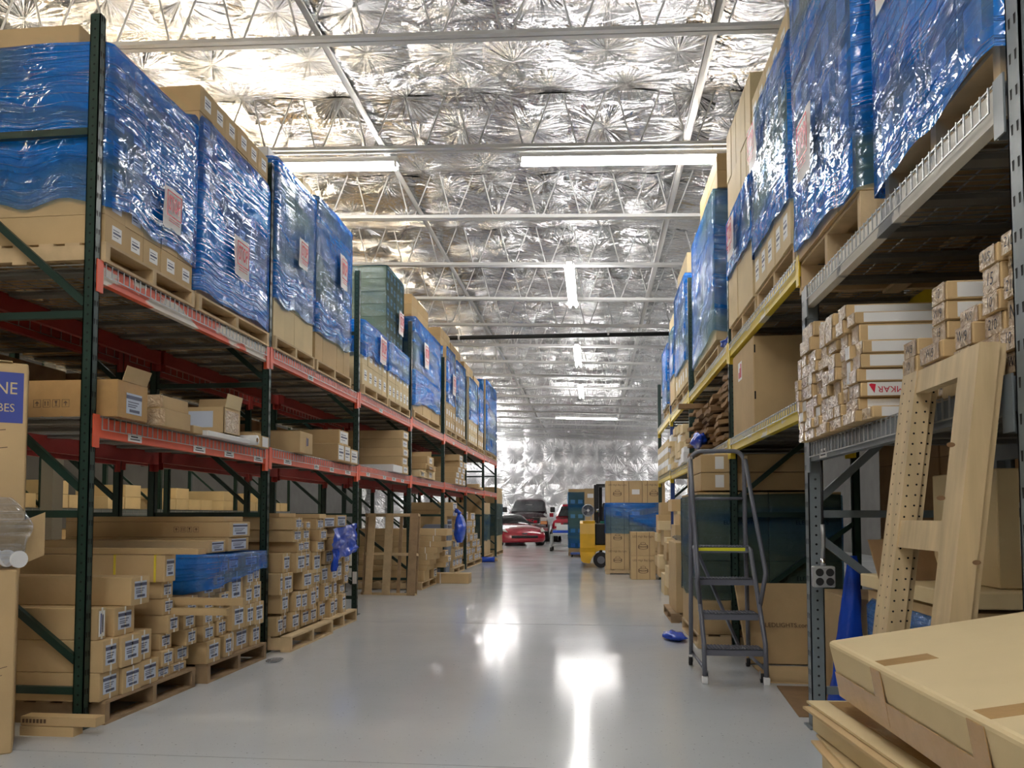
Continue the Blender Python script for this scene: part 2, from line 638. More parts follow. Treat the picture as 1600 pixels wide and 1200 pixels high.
def text_mesh(body, mat):
    k = (body, mat.name)
    if k in TEXTS:
        return TEXTS[k]
    cu = bpy.data.curves.new('lettering', 'FONT')
    cu.body = body
    cu.size = 1.0
    cu.align_x = 'CENTER'
    cu.align_y = 'CENTER'
    cu.extrude = 0.004
    cu.resolution_u = 3
    cu.offset = 0.022 if body == 'STOP' else 0.0
    ob = bpy.data.objects.new('lettering_tmp', cu)
    COL.objects.link(ob)
    dg = bpy.context.evaluated_depsgraph_get()
    me = bpy.data.meshes.new_from_object(ob.evaluated_get(dg))
    me.materials.clear()
    me.materials.append(mat)
    bpy.data.objects.remove(ob)
    bpy.data.curves.remove(cu)
    TEXTS[k] = me
    return me


FACING = {'px': (PI / 2, 0, PI / 2), 'nx': (PI / 2, 0, -PI / 2), 'ny': (PI / 2, 0, 0), 'pz': (0, 0, 0)}


def lettering(body, mat, at, height, parent, facing='ny', name='lettering', roll=0.0, squash=1.0, rot=None):
    """flat raised letters centred at a world point, height = cap height"""
    o = bpy.data.objects.new(name, text_mesh(body, mat))
    COL.objects.link(o)
    o.parent = parent
    o.location = Vector(at) - ROOT[parent.name]
    e = rot if rot else FACING[facing]
    M = Matrix.Rotation(e[2], 4, 'Z') @ Matrix.Rotation(e[1], 4, 'Y') @ Matrix.Rotation(e[0], 4, 'X') @ Matrix.Rotation(roll, 4, 'Z')
    o.rotation_euler = M.to_euler()
    k = height / 0.7
    o.scale = (k * squash, k, 0.6 * k)
    return o

# ------------------------------------------------------------------ shell
def zroof(x):
    return 5.2 - 0.036 * (x + 0.7)


XL, XR, YN, YF = -13.0, 8.0, -3.0, 41.6
mb = MB()
mb.box(XL, XR, YN, YF, -0.2, 0.0)
floor = struct(mb.build('floor', floor_m))
mb = MB()
for y in (3.55, 8.2, 12.9, 17.5, 22.0):
    mb.box(-2.9, 1.4, y, y + 0.0035, 0.0, 0.0008)
struct(mb.build('trim_1', simple('saw_cut_joint', (140, 144, 144), 0.8)))


def ceil_fn(u, v):
    x = XL + (XR - XL) * u
    y = YN + (YF - YN) * v
    z = zroof(x) + 0.605
    ph = ((y - 6.28) / 2.0) % 1.0
    sag = math.sin(PI * ph) ** 0.7
    cx = ((x / 0.8) % 1.0) - 0.5
    cy = ((y / 0.667) % 1.0) - 0.5
    puff = 0.09 * (0.5 - math.hypot(cx, cy)) * -1
    z -= 0.09 * sag + puff + 0.05 * noise.noise((x * 1.1, y * 1.1, 3))
    return (x, y, z)


mb = MB()
mb.grid(lambda u, v: ceil_fn(1 - u, v), 150, 300)
struct(mb.build('ceiling', foil_ceiling, smooth=True))


def wall_fn(u, v):
    x = XL + (XR - XL) * u
    z = 6.4 * v
    y = YF - 0.25 - 0.12 * abs(math.sin(PI * x / 1.15)) * abs(math.sin(PI * z / 1.15)) - 0.06 * noise.noise((x, z, 9))
    return (x, y, z)


mb = MB()
mb.grid(wall_fn, 130, 44)
struct(mb.build('wall_back', foil_wall, smooth=True))
for nm, b_ in (('wall_left', (XL - 0.1, XL, YN, YF, 0, 6.6)), ('wall_right', (XR, XR + 0.1, YN, YF, 0, 6.6)), ('wall_front', (XL, XR, YN - 0.1, YN, 0, 6.6))):
    mb = MB()
    mb.box(*b_)
    struct(mb.build(nm, wall_dim if nm != 'wall_front' else wall_paint))
mb = MB()
mb.box(XL, XR, YN, YF, 6.62, 6.7)
struct(mb.build('trim_2', wall_paint))

# roof joists: bottom chord, top chord, zigzag web
JY = [6.28 + 2.0 * k for k in range(0, 18)]
for k, y in enumerate(JY):
    x0, x1 = -12.6, 7.6
    r = root('roof_joist', f'white open-web steel roof joist, {ORD[k]} one in view from the near end', 'roof joist', (0, y, zroof(0)), 'roof joists', 'structure')
    c = MB()
    for s in (-1, 1):
        c.bar((x0, y + s * 0.032, zroof(x0)), (x1, y + s * 0.032, zroof(x1)), 0.05, 0.006)
        c.bar((x0, y + s * 0.012, zroof(x0) + 0.028), (x1, y + s * 0.012, zroof(x1) + 0.028), 0.006, 0.056)
    c.build('bottom_chord', white_paint, r)
    c = MB()
    for s in (-1, 1):
        c.bar((x0, y + s * 0.032, zroof(x0) + 0.70), (x1, y + s * 0.032, zroof(x1) + 0.70), 0.05, 0.006)
    c.build('top_chord', white_paint, r)
    c = MB()
    n = 34
    st = (x1 - x0) / n
    for i in range(n):
        xa = x0 + i * st + 0.04
        xb = xa + st / 2 - 0.04
        xc = x0 + (i + 1) * st - 0.04
        c.tube([(xa, y, zroof(xa) + 0.03), (xb, y, zroof(xb) + 0.70)], 0.0095, 6)
        c.tube([(xb + 0.08, y, zroof(xb) + 0.70), (xc, y, zroof(xc) + 0.03)], 0.0095, 6)
    c.build('web', white_paint, r)
# torn seams where the foil meets the joists
for k, y in enumerate(JY[1:6]):
    c = MB()
    rnd_ = random.Random(k + 3)
    x = -6.0
    while x < 4.0:
        L_ = rnd_.uniform(0.15, 0.55)
        h_ = rnd_.uniform(0.004, 0.022) * (2.2 if rnd_.random() < 0.15 else 1)
        n_ = 7
        top, bot = [], []
        for i in range(n_ + 1):
            t = i / n_
            xx = x + L_ * t
            zz = ceil_fn((xx - XL) / (XR - XL), (y - 0.03 - YN) / (YF - YN))[2] - 0.006
            e = h_ * math.sin(PI * t)
            top.append((xx, y - 0.03 + e, zz))
            bot.append((xx, y - 0.03 - e * 1.5, zz - e * 0.4))
        c.poly(bot + top[::-1])
        x += L_ + rnd_.uniform(0.05, 0.7)
    struct(c.build(f'trim_{k + 3}', hole))
# bridging angles that tie the joists together along the aisle
for k, (x, dz) in enumerate(((-2.36, 0.05), (-2.6, 0.50), (1.0, 0.05), (1.14, 0.50), (-6.5, 0.05), (4.5, 0.05))):
    c = MB()
    z = zroof(x) + dz
    c.box(x - 0.025, x + 0.025, -2.5, 40.8, z, z + 0.006)
    c.box(x - 0.025, x - 0.019, -2.5, 40.8, z, z + 0.05)
    o = c.build('bridging_angle', white_paint, loc=(x, 0, z))
    tag(o, ['white bridging angle along the joist bottoms above the orange racking edge', 'white bridging angle high against the foil above orange racking edge', 'white bridging angle along joist bottoms above the yellow racking', 'white bridging angle high against the foil above yellow racking', 'white bridging angle over the rear racks past the orange racking', 'white bridging angle over the floor behind the yellow racking'][k], 'bridging angle', kind='structure')
# black sprinkler pipe
r = root('sprinkler_pipe', 'black pipe hung from the roof joists across the aisle', 'pipe', (0, 16.32, 5.0))
c = MB()
c.tube([(-9, 16.32, 5.05), (6, 16.32, 4.97)], 0.045, 12)
c.build('pipe', dark_pipe, r, smooth=True)
for x in (-6.6, -2.9, 0.32, 3.6):
    c = MB()
    c.tube([(x, 16.32, 5.02), (x, 16.30, zroof(x) + 0.66)], 0.008, 6)
    c.tube([(x - 0.02, 16.32, 5.02), (x + 0.02, 16.32, 5.02)], 0.055, 10)
    c.build('hanger', white_paint, r)


# ------------------------------------------------------------------ lamps
def fixture(p, L, along, mat, label):
    x, y, z = p
    r = root('fluorescent_fixture', label, 'ceiling light', p, 'fluorescent strip lights')
    h = L / 2
    a = Vector((1, 0, -0.036)) if along == 'x' else Vector((0, 1, 0))
    b = Vector((0, 1, 0)) if along == 'x' else Vector((1, 0, 0))
    P = Vector(p)
    c = MB()
    c.obox(P + Vector((0, 0, 0.045)), a * h, b * 0.05, (0, 0, 0.03))
    c.obox(P + Vector((0, 0, 0.012)), a * h, b * 0.062, (0, 0, 0.004))
    c.build('housing', white_paint, r)
    for s in (-1, 1):
        c = MB()
        c.tube([P - a * (h - 0.04) + b * 0.055 * s - Vector((0, 0, 0.022)), P + a * (h - 0.04) + b * 0.055 * s - Vector((0, 0, 0.022))], 0.019, 8)
        c.build('tube', mat, r, smooth=True)
        for e in (-1, 1):
            c = MB()
            q = P + a * (h - 0.02) * e + b * 0.055 * s - Vector((0, 0, 0.012))
            c.obox(q, a * 0.012, b * 0.016, (0, 0, 0.03))
            c.build('lamp_holder', white_paint, r)
    for e in (-0.7, 0.7):
        c = MB()
        q = P + a * h * e + Vector((0, 0, 0.07))
        c.tube([q, (q.x, q.y, zroof(q.x) + (0.02 if any(abs(y - jy) < 0.01 for jy in JY) else 0.72))], 0.004, 5)
        c.build('hanger_wire', galv, r)


fixture((-3.40, 8.28, 5.14), 2.46, 'x', tube_cool, 'lit strip light under second joist, above the blue-wrapped loads')
fixture((0.43, 8.28, 5.03), 2.46, 'x', tube_cool, 'lit strip light under second joist, spanning the open aisle')
fixture((-0.36, 12.75, 5.0), 2.46, 'y', tube_cool, 'lit strip light running along the aisle, nearest of the three in line')
fixture((-0.37, 18.4, 5.0), 2.46, 'y', tube_cool, 'lit strip light running along the aisle, middle of the three in line')
fixture((-0.38, 23.7, 5.0), 2.46, 'y', tube_cool, 'lit strip light running along the aisle, last of the three in line')
fixture((-0.28, 30.28, 5.0), 2.46, 'x', tube_cool, 'lit strip light crossing the aisle end before the foil wall')
fixture((-5.1, 40.28, 5.1), 2.46, 'x', tube_cool, 'lit strip light nearest the foil back wall, above the parked cars')
fixture((-5.45, 36.28, 5.15), 2.46, 'x', tube_cool, 'small-looking lit strip light past the last orange rack post')
for y, lab in ((3.4, 'warm strip light over the rear racks by the nearest load'), (8.28, 'warm strip light over the rear racks, second from the near end'), (12.28, 'warm strip light over the rear racks, third from the near end'),
               (18.28, 'warm strip light over the rear racks, fourth from the near end'), (24.28, 'warm strip light over the rear racks, fifth from the near end')):
    fixture((-5.95, y, 5.27), 2.46, 'x', tube_warm, lab)
for y, lab in ((0.7, 'unseen strip light added over the aisle near end, out in front of the racks'), (-1.6, 'unseen strip light added behind the viewer at the near end of the aisle')):
    fixture((-0.8, y, 5.0), 2.46, 'x', tube_cool, lab)  # unseen lamps added to brighten the faces turned to the viewer
for y, lab in ((20.28, 'strip light over the floor past the yellow rack'),):
    fixture((4.6, y, 4.9), 2.46, 'x', tube_cool, lab)
fixture((-7.2, 38.28, 5.15), 2.46, 'x', tube_cool, 'unseen strip light added by the foil wall, over the floor behind orange racking')  # from here on, hidden lamps added to brighten the foil wall
fixture((-7.2, 32.28, 5.15), 2.46, 'x', tube_cool, 'unseen strip light added over the parked cars, far behind the orange racking')
fixture((5.1, 32.28, 4.75), 2.46, 'x', tube_cool, 'unseen strip light added over the floor far behind the yellow racking')
fixture((-7.8, 40.28, 5.25), 2.46, 'x', tube_cool, 'unseen strip light added against the foil back wall, far behind the orange racking')
fixture((5.1, 40.28, 4.75), 2.46, 'x', tube_cool, 'unseen strip light added against the foil back wall, far behind the yellow racking')
fixture((5.1, 38.28, 4.75), 2.46, 'x', tube_cool, 'unseen strip light added by the foil wall, over the floor behind yellow racking')


# ------------------------------------------------------------------ racking
def frame(Y, xf, xb, ztop, m, w, d, label, group, name='upright_frame', near=False, face=1, braces=None, plate=True):
    """upright frame across the rack's depth: two punched posts, struts, braces, foot plates. xf = aisle post face, xb = rear"""
    s = 1 if xf > xb else -1
    r = root(name, label, 'rack upright', ((xf + xb) / 2, Y, 0), group)
    for k, x in enumerate((xf, xb)):
        c = MB()
        xo = x if k == 0 else x + s * w
        xi = xo - s * w
        t = 0.006
        a, b_ = min(xo, xi), max(xo, xi)
        c.box(a, b_, Y, Y + t, 0, ztop)                       # face towards the viewer
        c.box(a, b_, Y + d - t, Y + d, 0, ztop)
        xs = (b_ - t, b_) if s > 0 else (a, a + t)
        c.box(xs[0], xs[1], Y, Y + d, 0, ztop)                 # face towards the aisle
        xq = (a, a + t) if s > 0 else (b_ - t, b_)
        c.box(xq[0], xq[1], Y, Y + d * 0.3, 0, ztop)           # inner lips
        c.box(xq[0], xq[1], Y + d * 0.7, Y + d, 0, ztop)
        if k == 0 and near:
            z = 0.08
            i = 0
            while z < ztop - 0.03:
                c.disc(((a + b_) / 2, Y - 0.0008, z), (0, -1, 0), 0.0065, 8, 1)
                if i % 2 == 0:
                    for q in (0.3, 0.7):
                        xx = xo + s * 0.0008
                        yy = Y + d * q
                        c.poly([(xx, yy - 0.004 * s, z), (xx, yy + 0.004 * s, z), (xx, yy + 0.006 * s, z + 0.03), (xx, yy - 0.006 * s, z + 0.03)], 1)
                z += 0.0508
                i += 1
        c.build('post', [m, hole], r)
        if plate:
            c = MB()
            c.box(a - 0.02, b_ + 0.02, Y - 0.03, Y + d + 0.03, 0.0, 0.008)
            c.build('base_plate', m, r)
    xi, xo = xf - s * w, xb + s * w
    zs = [z for z in (0.2, 1.16, 2.27, 3.31) if z < ztop - 0.2]
    for z in zs:
        c = MB()
        c.bar((xi, Y + d / 2, z), (xo, Y + d / 2, z), 0.03, 0.04)
        c.build('strut', m, r)
    for z0, z1 in (braces or ((0.36, 1.08), (1.30, 2.1), (2.33, 3.15))):
        if z1 < ztop:
            c = MB()
            c.bar((xi, Y + d / 2, z0), (xo, Y + d / 2, z1), 0.03, 0.04)
            c.build('brace', m, r)
    return r


def beam(ya, yb, xf, z1, h, m, mc, label, group, side, decals=(), lip=0.05):
    """step beam along the aisle: closed section, end connectors that hook on the posts, stickers"""
    r = root('rack_crossbeam', label, 'rack beam', (xf, (ya + yb) / 2, z1 - h), group)
    c = MB()
    a, b_ = (xf - 0.045, xf - 0.003) if side > 0 else (xf + 0.003, xf + 0.045)
    c.box(a, b_, ya + 0.05, yb - 0.004, z1 - h, z1)
    c.build('rail', m, r)
    for y in (ya + 0.045, yb - 0.03):
        c = MB()
        xs = (xf, xf + 0.006) if side > 0 else (xf - 0.006, xf)
        c.box(xs[0], xs[1], y - 0.025, y + 0.03, z1 - h - 0.06, z1 + 0.015)
        c.box(a, b_, y + 0.024, y + 0.03, z1 - h - 0.06, z1 + 0.015)
        c.build('connector', mc, r)
    for y, wd in decals:
        c = MB()
        x = xf - 0.003 + 0.0015 if side > 0 else xf + 0.003 - 0.0015
        c.box(x - 0.001, x + 0.001, y, y + wd, z1 - h + 0.004, z1 - h + 0.05)
        x2 = x + 0.0012 * side
        c.box(x2 - 0.0005, x2 + 0.0005, y + wd * 0.15, y + wd * 0.85, z1 - h + 0.015, z1 - h + 0.021, 1)
        c.box(x2 - 0.0005, x2 + 0.0005, y + wd * 0.2, y + wd * 0.7, z1 - h + 0.03, z1 - h + 0.038, 1)
        c.build('sticker', [paper, ink], r)
    return r


def deck(ya, yb, xf, xb, z, label, group, side, step=0.055, lip=0.07):
    """welded wire deck on support channels, its front wires bent down over the beam"""
    r = root('wire_deck', label, 'wire deck', ((xf + xb) / 2, (ya + yb) / 2, z), group)
    xa, xz = min(xf, xb), max(xf, xb)
    c = MB()
    n = int((yb - ya - 0.1) / step)
    fx = xf + 0.0105 * side
    for i in range(n + 1):
        y = ya + 0.09 + i * step
        if y > yb - 0.07:
            break
        c.box(xa, xz, y - 0.0025, y + 0.0025, z, z + 0.005)
        c.box(fx - 0.0025, fx + 0.0025, y - 0.0025, y + 0.0025, z - lip, z + 0.005)
    nx = 9
    for i in range(nx + 1):
        x = xa + (xz - xa) * i / nx
        c.box(x - 0.0025, x + 0.0025, ya + 0.085, yb - 0.065, z + 0.004, z + 0.009)
    for zz in (z - lip, ):
        c.box(fx - 0.002, fx + 0.003, ya + 0.088, yb - 0.068, zz - 0.0025, zz + 0.0025)
    c.build('wire_mesh', galv, r)
    for i in range(6):
        y = ya + 0.2 + (yb - ya - 0.4) * i / 5
        c = MB()
        ca, cb = (xa + 0.11, xz - 0.05) if side > 0 else (xa + 0.05, xz - 0.11)
        c.box(ca, cb, y - 0.035, y + 0.035, z - 0.022, z - 0.002)
        c.box(ca, cb, y - 0.05, y + 0.05, z - 0.004, z - 0.001)
        c.build('support_channel', galv_dark, r)
    return r


LX, LB = -2.75, -3.82
LY = [3.93, 6.24, 8.74, 11.36, 13.95, 16.45, 19.15, 21.65]
LTOP = [3.98, 4.2, 4.06, 4.12, 4.1, 4.1, 4.1, 4.05]
for i, y in enumerate(LY):
    frame(y, LX, LB, LTOP[i], green, 0.06, 0.05, f'dark green upright frame, {ORD[i]} from near end of the orange-beamed racking', 'green upright frames of the orange racking', near=i < 5)
UP = [2.57, 2.58, 2.60, 2.64, 2.66, 2.66, 2.68]
LO = [1.70, 1.72, 1.74, 1.75, 1.76, 1.77, 1.78]
random.seed(3)
for i in range(7):
    a, b_ = LY[i] + 0.0, LY[i + 1] + 0.0
    for zz, nm in ((UP[i], 'upper'), (LO[i], 'lower')):
        dec = [(a + 0.35 + q, 0.12 + 0.08 * random.random()) for q in ([0.0, 0.75, 1.2, 1.7] if i < 3 else [0.9])] if nm == 'lower' else ([(a + 0.9, 0.14)] if i > 0 else [])
        beam(a, b_, LX, zz, 0.11, orange_worn if (i == 0 and nm == 'upper') else orange, orange, f'orange front beam of the {nm} level, {ORD[i]} bay from near end', 'orange front beams', 1, dec)
        beam(a, b_, LB + 0.05, zz, 0.11, orange_shaded, orange_shaded, f'shade-painted orange rear beam of the {nm} level, {ORD[i]} bay from near end', 'orange rear beams', -1)
        deck(a, b_, LX, LB, zz + 0.003, f'wire deck on the {nm} orange beams, {ORD[i]} bay from near end', 'wire decks of the orange racking', 1, 0.055 if i < 4 else 0.11)

# second row, back to back with the first
RXF, RXB = -5.15, -4.08
for i, y in enumerate(LY):
    frame(y, RXB, RXF, 3.9, green, 0.06, 0.05, f'dark green upright frame of rear racking, {ORD[i]} from near end', 'green upright frames of the rear racking', plate=False)
for i in range(7):
    a, b_ = LY[i], LY[i + 1]
    for zz, nm in ((UP[i], 'upper'), (LO[i], 'lower')):
        if nm == 'lower':
            deck(a, b_, RXB, RXF, zz + 0.003, f'wire deck low in the rear racking, {ORD[i]} bay from near end', 'wire decks of the rear racking', 1, 0.22)
        beam(a, b_, RXB, zz, 0.11, orange_shaded, orange_shaded, f'shade-painted orange {nm} beam of the rear racking, {ORD[i]} bay from near end', 'orange beams of the rear racking', 1)
    deck(a, b_, RXB, RXF, UP[i] + 0.003, f'wire deck of the rear racking, {ORD[i]} bay from near end', 'wire decks of the rear racking', 1, 0.11)

# the grey rack, then the yellow rack, on the other side of the aisle
GX, GB = 1.17, 2.24
frame(4.36, GX, GB, 2.41, grey, 0.075, 0.07, 'grey punched upright frame beside the hanging outlet box', 'grey upright frames', near=True, braces=((1.02, 0.28), (1.25, 2.1)))
frame(2.19, GX, GB, 3.2, grey, 0.075, 0.07, 'grey upright frame nearest the wooden frame, under the nearest blue load', 'grey upright frames', near=True)
beam(2.25, 4.36, GX, 2.40, 0.10, white_worn, grey, 'scuffed white beam under the nearest blue-wrapped loads', 'beams of the grey rack', -1)
beam(2.25, 4.36, GX, 1.535, 0.09, grey, grey, 'grey beam under the stacked taped cartons', 'beams of the grey rack', -1, [(4.02, 0.12)])
beam(2.25, 4.36, GB - 0.05, 2.40, 0.10, grey, grey, 'grey rear beam of the upper level of grey rack', 'beams of the grey rack', 1)
beam(2.25, 4.36, GB - 0.05, 1.535, 0.09, grey, grey, 'grey rear beam of the lower level of grey rack', 'beams of the grey rack', 1)
deck(2.25, 4.36, GX, GB, 2.403, 'wire deck under the nearest blue-wrapped loads on grey rack', 'wire decks of the grey rack', -1, 0.05)
deck(2.25, 4.36, GX, GB, 1.538, 'wire deck under the stacked taped cartons on grey rack', 'wire decks of the grey rack', -1, 0.05)
YY = [4.44, 6.77, 9.57, 11.93, 14.17]
YM = [green, green, green, blue_steel, green]
YT = [2.8, 3.6, 4.1, 4.02, 3.55]
YN_ = ['green upright frame hidden behind the grey punched upright', 'green upright frame standing behind the step ladder', 'green upright frame between the dark cardboard pile and small cartons', 'blue upright frame among the small cartons of yellow rack', 'green upright frame at the far end of yellow rack']
for i, y in enumerate(YY):
    if i == 0:
        continue            # the first yellow bay hangs on the grey upright
    frame(y, GX, GB, YT[i], YM[i], 0.06, 0.05, YN_[i], 'upright frames of the yellow rack', near=i < 3)
YU = [2.62, 2.64, 2.68, 2.73]
YL = [1.80, 1.80, 1.81, 1.83]
for i in range(4):
    a, b_ = YY[i], YY[i + 1]
    for zz, nm in ((YU[i], 'upper'), (YL[i], 'lower')):
        beam(a, b_, GX, zz, 0.10, yellow_worn if i == 0 else yellow, yellow, f'yellow front beam of the {nm} level, {ORD[i]} bay from grey rack', 'yellow beams', -1)
        deck(a, b_, GX, GB, zz + 0.003, f'wire deck on the {nm} yellow beams, {ORD[i]} bay from grey rack', 'wire decks of the yellow rack', -1, 0.055 if i < 2 else 0.11, lip=0.05)
        beam(a, b_, GB - 0.05, zz, 0.10, yellow, yellow, f'yellow rear beam of the {nm} level, {ORD[i]} bay from grey rack', 'yellow rear beams', 1)

# ------------------------------------------------------------------ goods: builders
def pallet(x0, x1, y0, y1, z0, label, m=None, h=0.12, group='wooden pallets', along='x', detail=True):
    """boards and three stringers; along = direction of the stringers"""
    m = m or wood
    r = root('pallet', label, 'pallet', ((x0 + x1) / 2, (y0 + y1) / 2, z0), group)
    t = 0.016
    def bx(nm, u0, u1, v0, v1, a, b_):
        c = MB()
        if along == 'x':
            c.box(x0 + u0, x0 + u1, y0 + v0, y0 + v1, z0 + a, z0 + b_)
        else:
            c.box(x0 + v0, x0 + v1, y0 + u0, y0 + u1, z0 + a, z0 + b_)
        c.build(nm, m, r)
    U, V = ((x1 - x0), (y1 - y0)) if along == 'x' else ((y1 - y0), (x1 - x0))
    for q in (0, 0.5, 1):
        bx('stringer', 0, U, (V - 0.04) * q, (V - 0.04) * q + 0.04, t, h - t)
    n = 7 if detail else 5
    for i in range(n):
        u = (U - 0.09) * i / (n - 1)
        bx('deck_board', u, u + 0.09, 0, V, h - t, h)
    for q in (0, 0.5, 1):
        u = (U - 0.09) * q
        bx('bottom_board', u, u + 0.09, 0, V, 0, t)
    return r


def add_label(parent, face, x, y, z, wd, ht, m=None, style=0, name='shipping_label'):
    """printed sticker centred at a point on a face"""
    c = MB()
    def q(u0, u1, v0, v1, d, k):
        if face == 'px':
            c.box(x, x + d, y + u0, y + u1, z + v0, z + v1, k)
        elif face == 'nx':
            c.box(x - d, x, y - u1, y - u0, z + v0, z + v1, k)
        else:
            c.box(x + u0, x + u1, y - d, y, z + v0, z + v1, k)
    w, h = wd / 2, ht / 2
    q(-w, w, -h, h, 0.0015, 0)
    if style == 0:
        q(-w, w, h * 0.45, h * 0.8, 0.0025, 1)
        for k, v in enumerate((0.15, -0.1, -0.3)):
            q(-w * 0.8, w * (0.6 - 0.2 * k), h * v - h * 0.05, h * v + h * 0.05, 0.0025, 2)
        q(-w * 0.6, w * 0.7, -h * 0.82, -h * 0.55, 0.0025, 2)
    elif style == 1:
        q(-w * 0.8, w * 0.8, -h * 0.1, h * 0.15, 0.0025, 2)
        q(-w * 0.8, w * 0.5, h * 0.4, h * 0.5, 0.0025, 2)
        q(-w * 0.8, w * 0.3, -h * 0.5, -h * 0.4, 0.0025, 2)
    elif style == 2:
        q(-w * 0.5, -w * 0.2, -h * 0.8, h * 0.8, 0.0025, 1)
        q(w * 0.0, w * 0.5, -h * 0.7, h * 0.7, 0.0025, 2)
    return c.build(name, [m or paper, ink_blue if style == 2 else ink_label, ink_label], parent)


def marks(parent, x, y, z, s, n=4):
    """handling pictograms: outlined squares with a glyph on a face towards the viewer"""
    c = MB()
    for i in range(n):
        cx = x + i * s * 1.3
        t = s * 0.05
        for a in ((cx - s / 2, cx + s / 2, z - s / 2, z - s / 2 + t), (cx - s / 2, cx + s / 2, z + s / 2 - t, z + s / 2), (cx - s / 2, cx - s / 2 + t, z - s / 2, z + s / 2), (cx + s / 2 - t, cx + s / 2, z - s / 2, z + s / 2)):
            c.box(a[0], a[1], y - 0.001, y, a[2], a[3])
        if i == 1:
            for dx in (-0.2, 0.2):
                c.box(cx + dx * s - t, cx + dx * s + t, y - 0.001, y, z - s * 0.3, z + s * 0.2)
                c.poly([(cx + (dx - 0.13) * s, y - 0.001, z + s * 0.12), (cx + (dx + 0.13) * s, y - 0.001, z + s * 0.12), (cx + dx * s, y - 0.001, z + s * 0.34)])
        elif i == 2:
            c.poly([(cx - 0.2 * s, y - 0.001, z + s * 0.35), (cx - 0.12 * s, y - 0.001, z), (cx + 0.12 * s, y - 0.001, z), (cx + 0.2 * s, y - 0.001, z + s * 0.35)])
            c.box(cx - t, cx + t, y - 0.001, y, z - s * 0.3, z)
            c.box(cx - 0.18 * s, cx + 0.18 * s, y - 0.001, y, z - s * 0.34, z - s * 0.28)
        else:
            c.poly([(cx - 0.32 * s, y - 0.001, z), (cx, y - 0.001, z + 0.32 * s), (cx + 0.32 * s, y - 0.001, z)])
            c.box(cx - t, cx + t, y - 0.001, y, z - s * 0.32, z)
    return c.build('handling_marks', ink_brown, parent)


def carton(label, x0, x1, y0, y1, z0, z1, group=None, m=None, name='carton', cat='box', bev=0.004, g=0.002, tapes=None):
    c = MB()
    c.box(x0 + 0.0, x1, y0 + g, y1 - g, z0, z1 - 0.0015)
    o = c.build(name, m or kraft, loc=((x0 + x1) / 2, (y0 + y1) / 2, z0), bevel=bev if bev and min(z1 - z0, y1 - y0) > 0.04 else 0)
    tag(o, label, cat, group)
    return o


def strap_on(o, x0, x1, y, z0, z1, side, m, w=0.012):
    """packing strap down the end of a carton and along its top"""
    c = MB()
    xe = x1 if side > 0 else x0
    c.box(min(xe, xe + 0.0025 * side), max(xe, xe + 0.0025 * side), y - w / 2, y + w / 2, z0 + 0.002, z1)
    c.build('strap', m, o)


def layers(boxes):
    """(layer, place) of every box of a pile of ends, counted from the pallet and from the near end"""
    n = len(boxes)
    lay = [0] * n
    for i in sorted(range(n), key=lambda k: boxes[k][2]):
        for j in range(n):
            if j != i and abs(boxes[j][3] - boxes[i][2]) < 0.004 and min(boxes[i][1], boxes[j][1]) - max(boxes[i][0], boxes[j][0]) > 0.02:
                lay[i] = max(lay[i], lay[j] + 1)
    out = []
    for i in range(n):
        row = sorted((boxes[j][0], j) for j in range(n) if lay[j] == lay[i])
        out.append((lay[i], [j for _, j in row].index(i)))
    return out


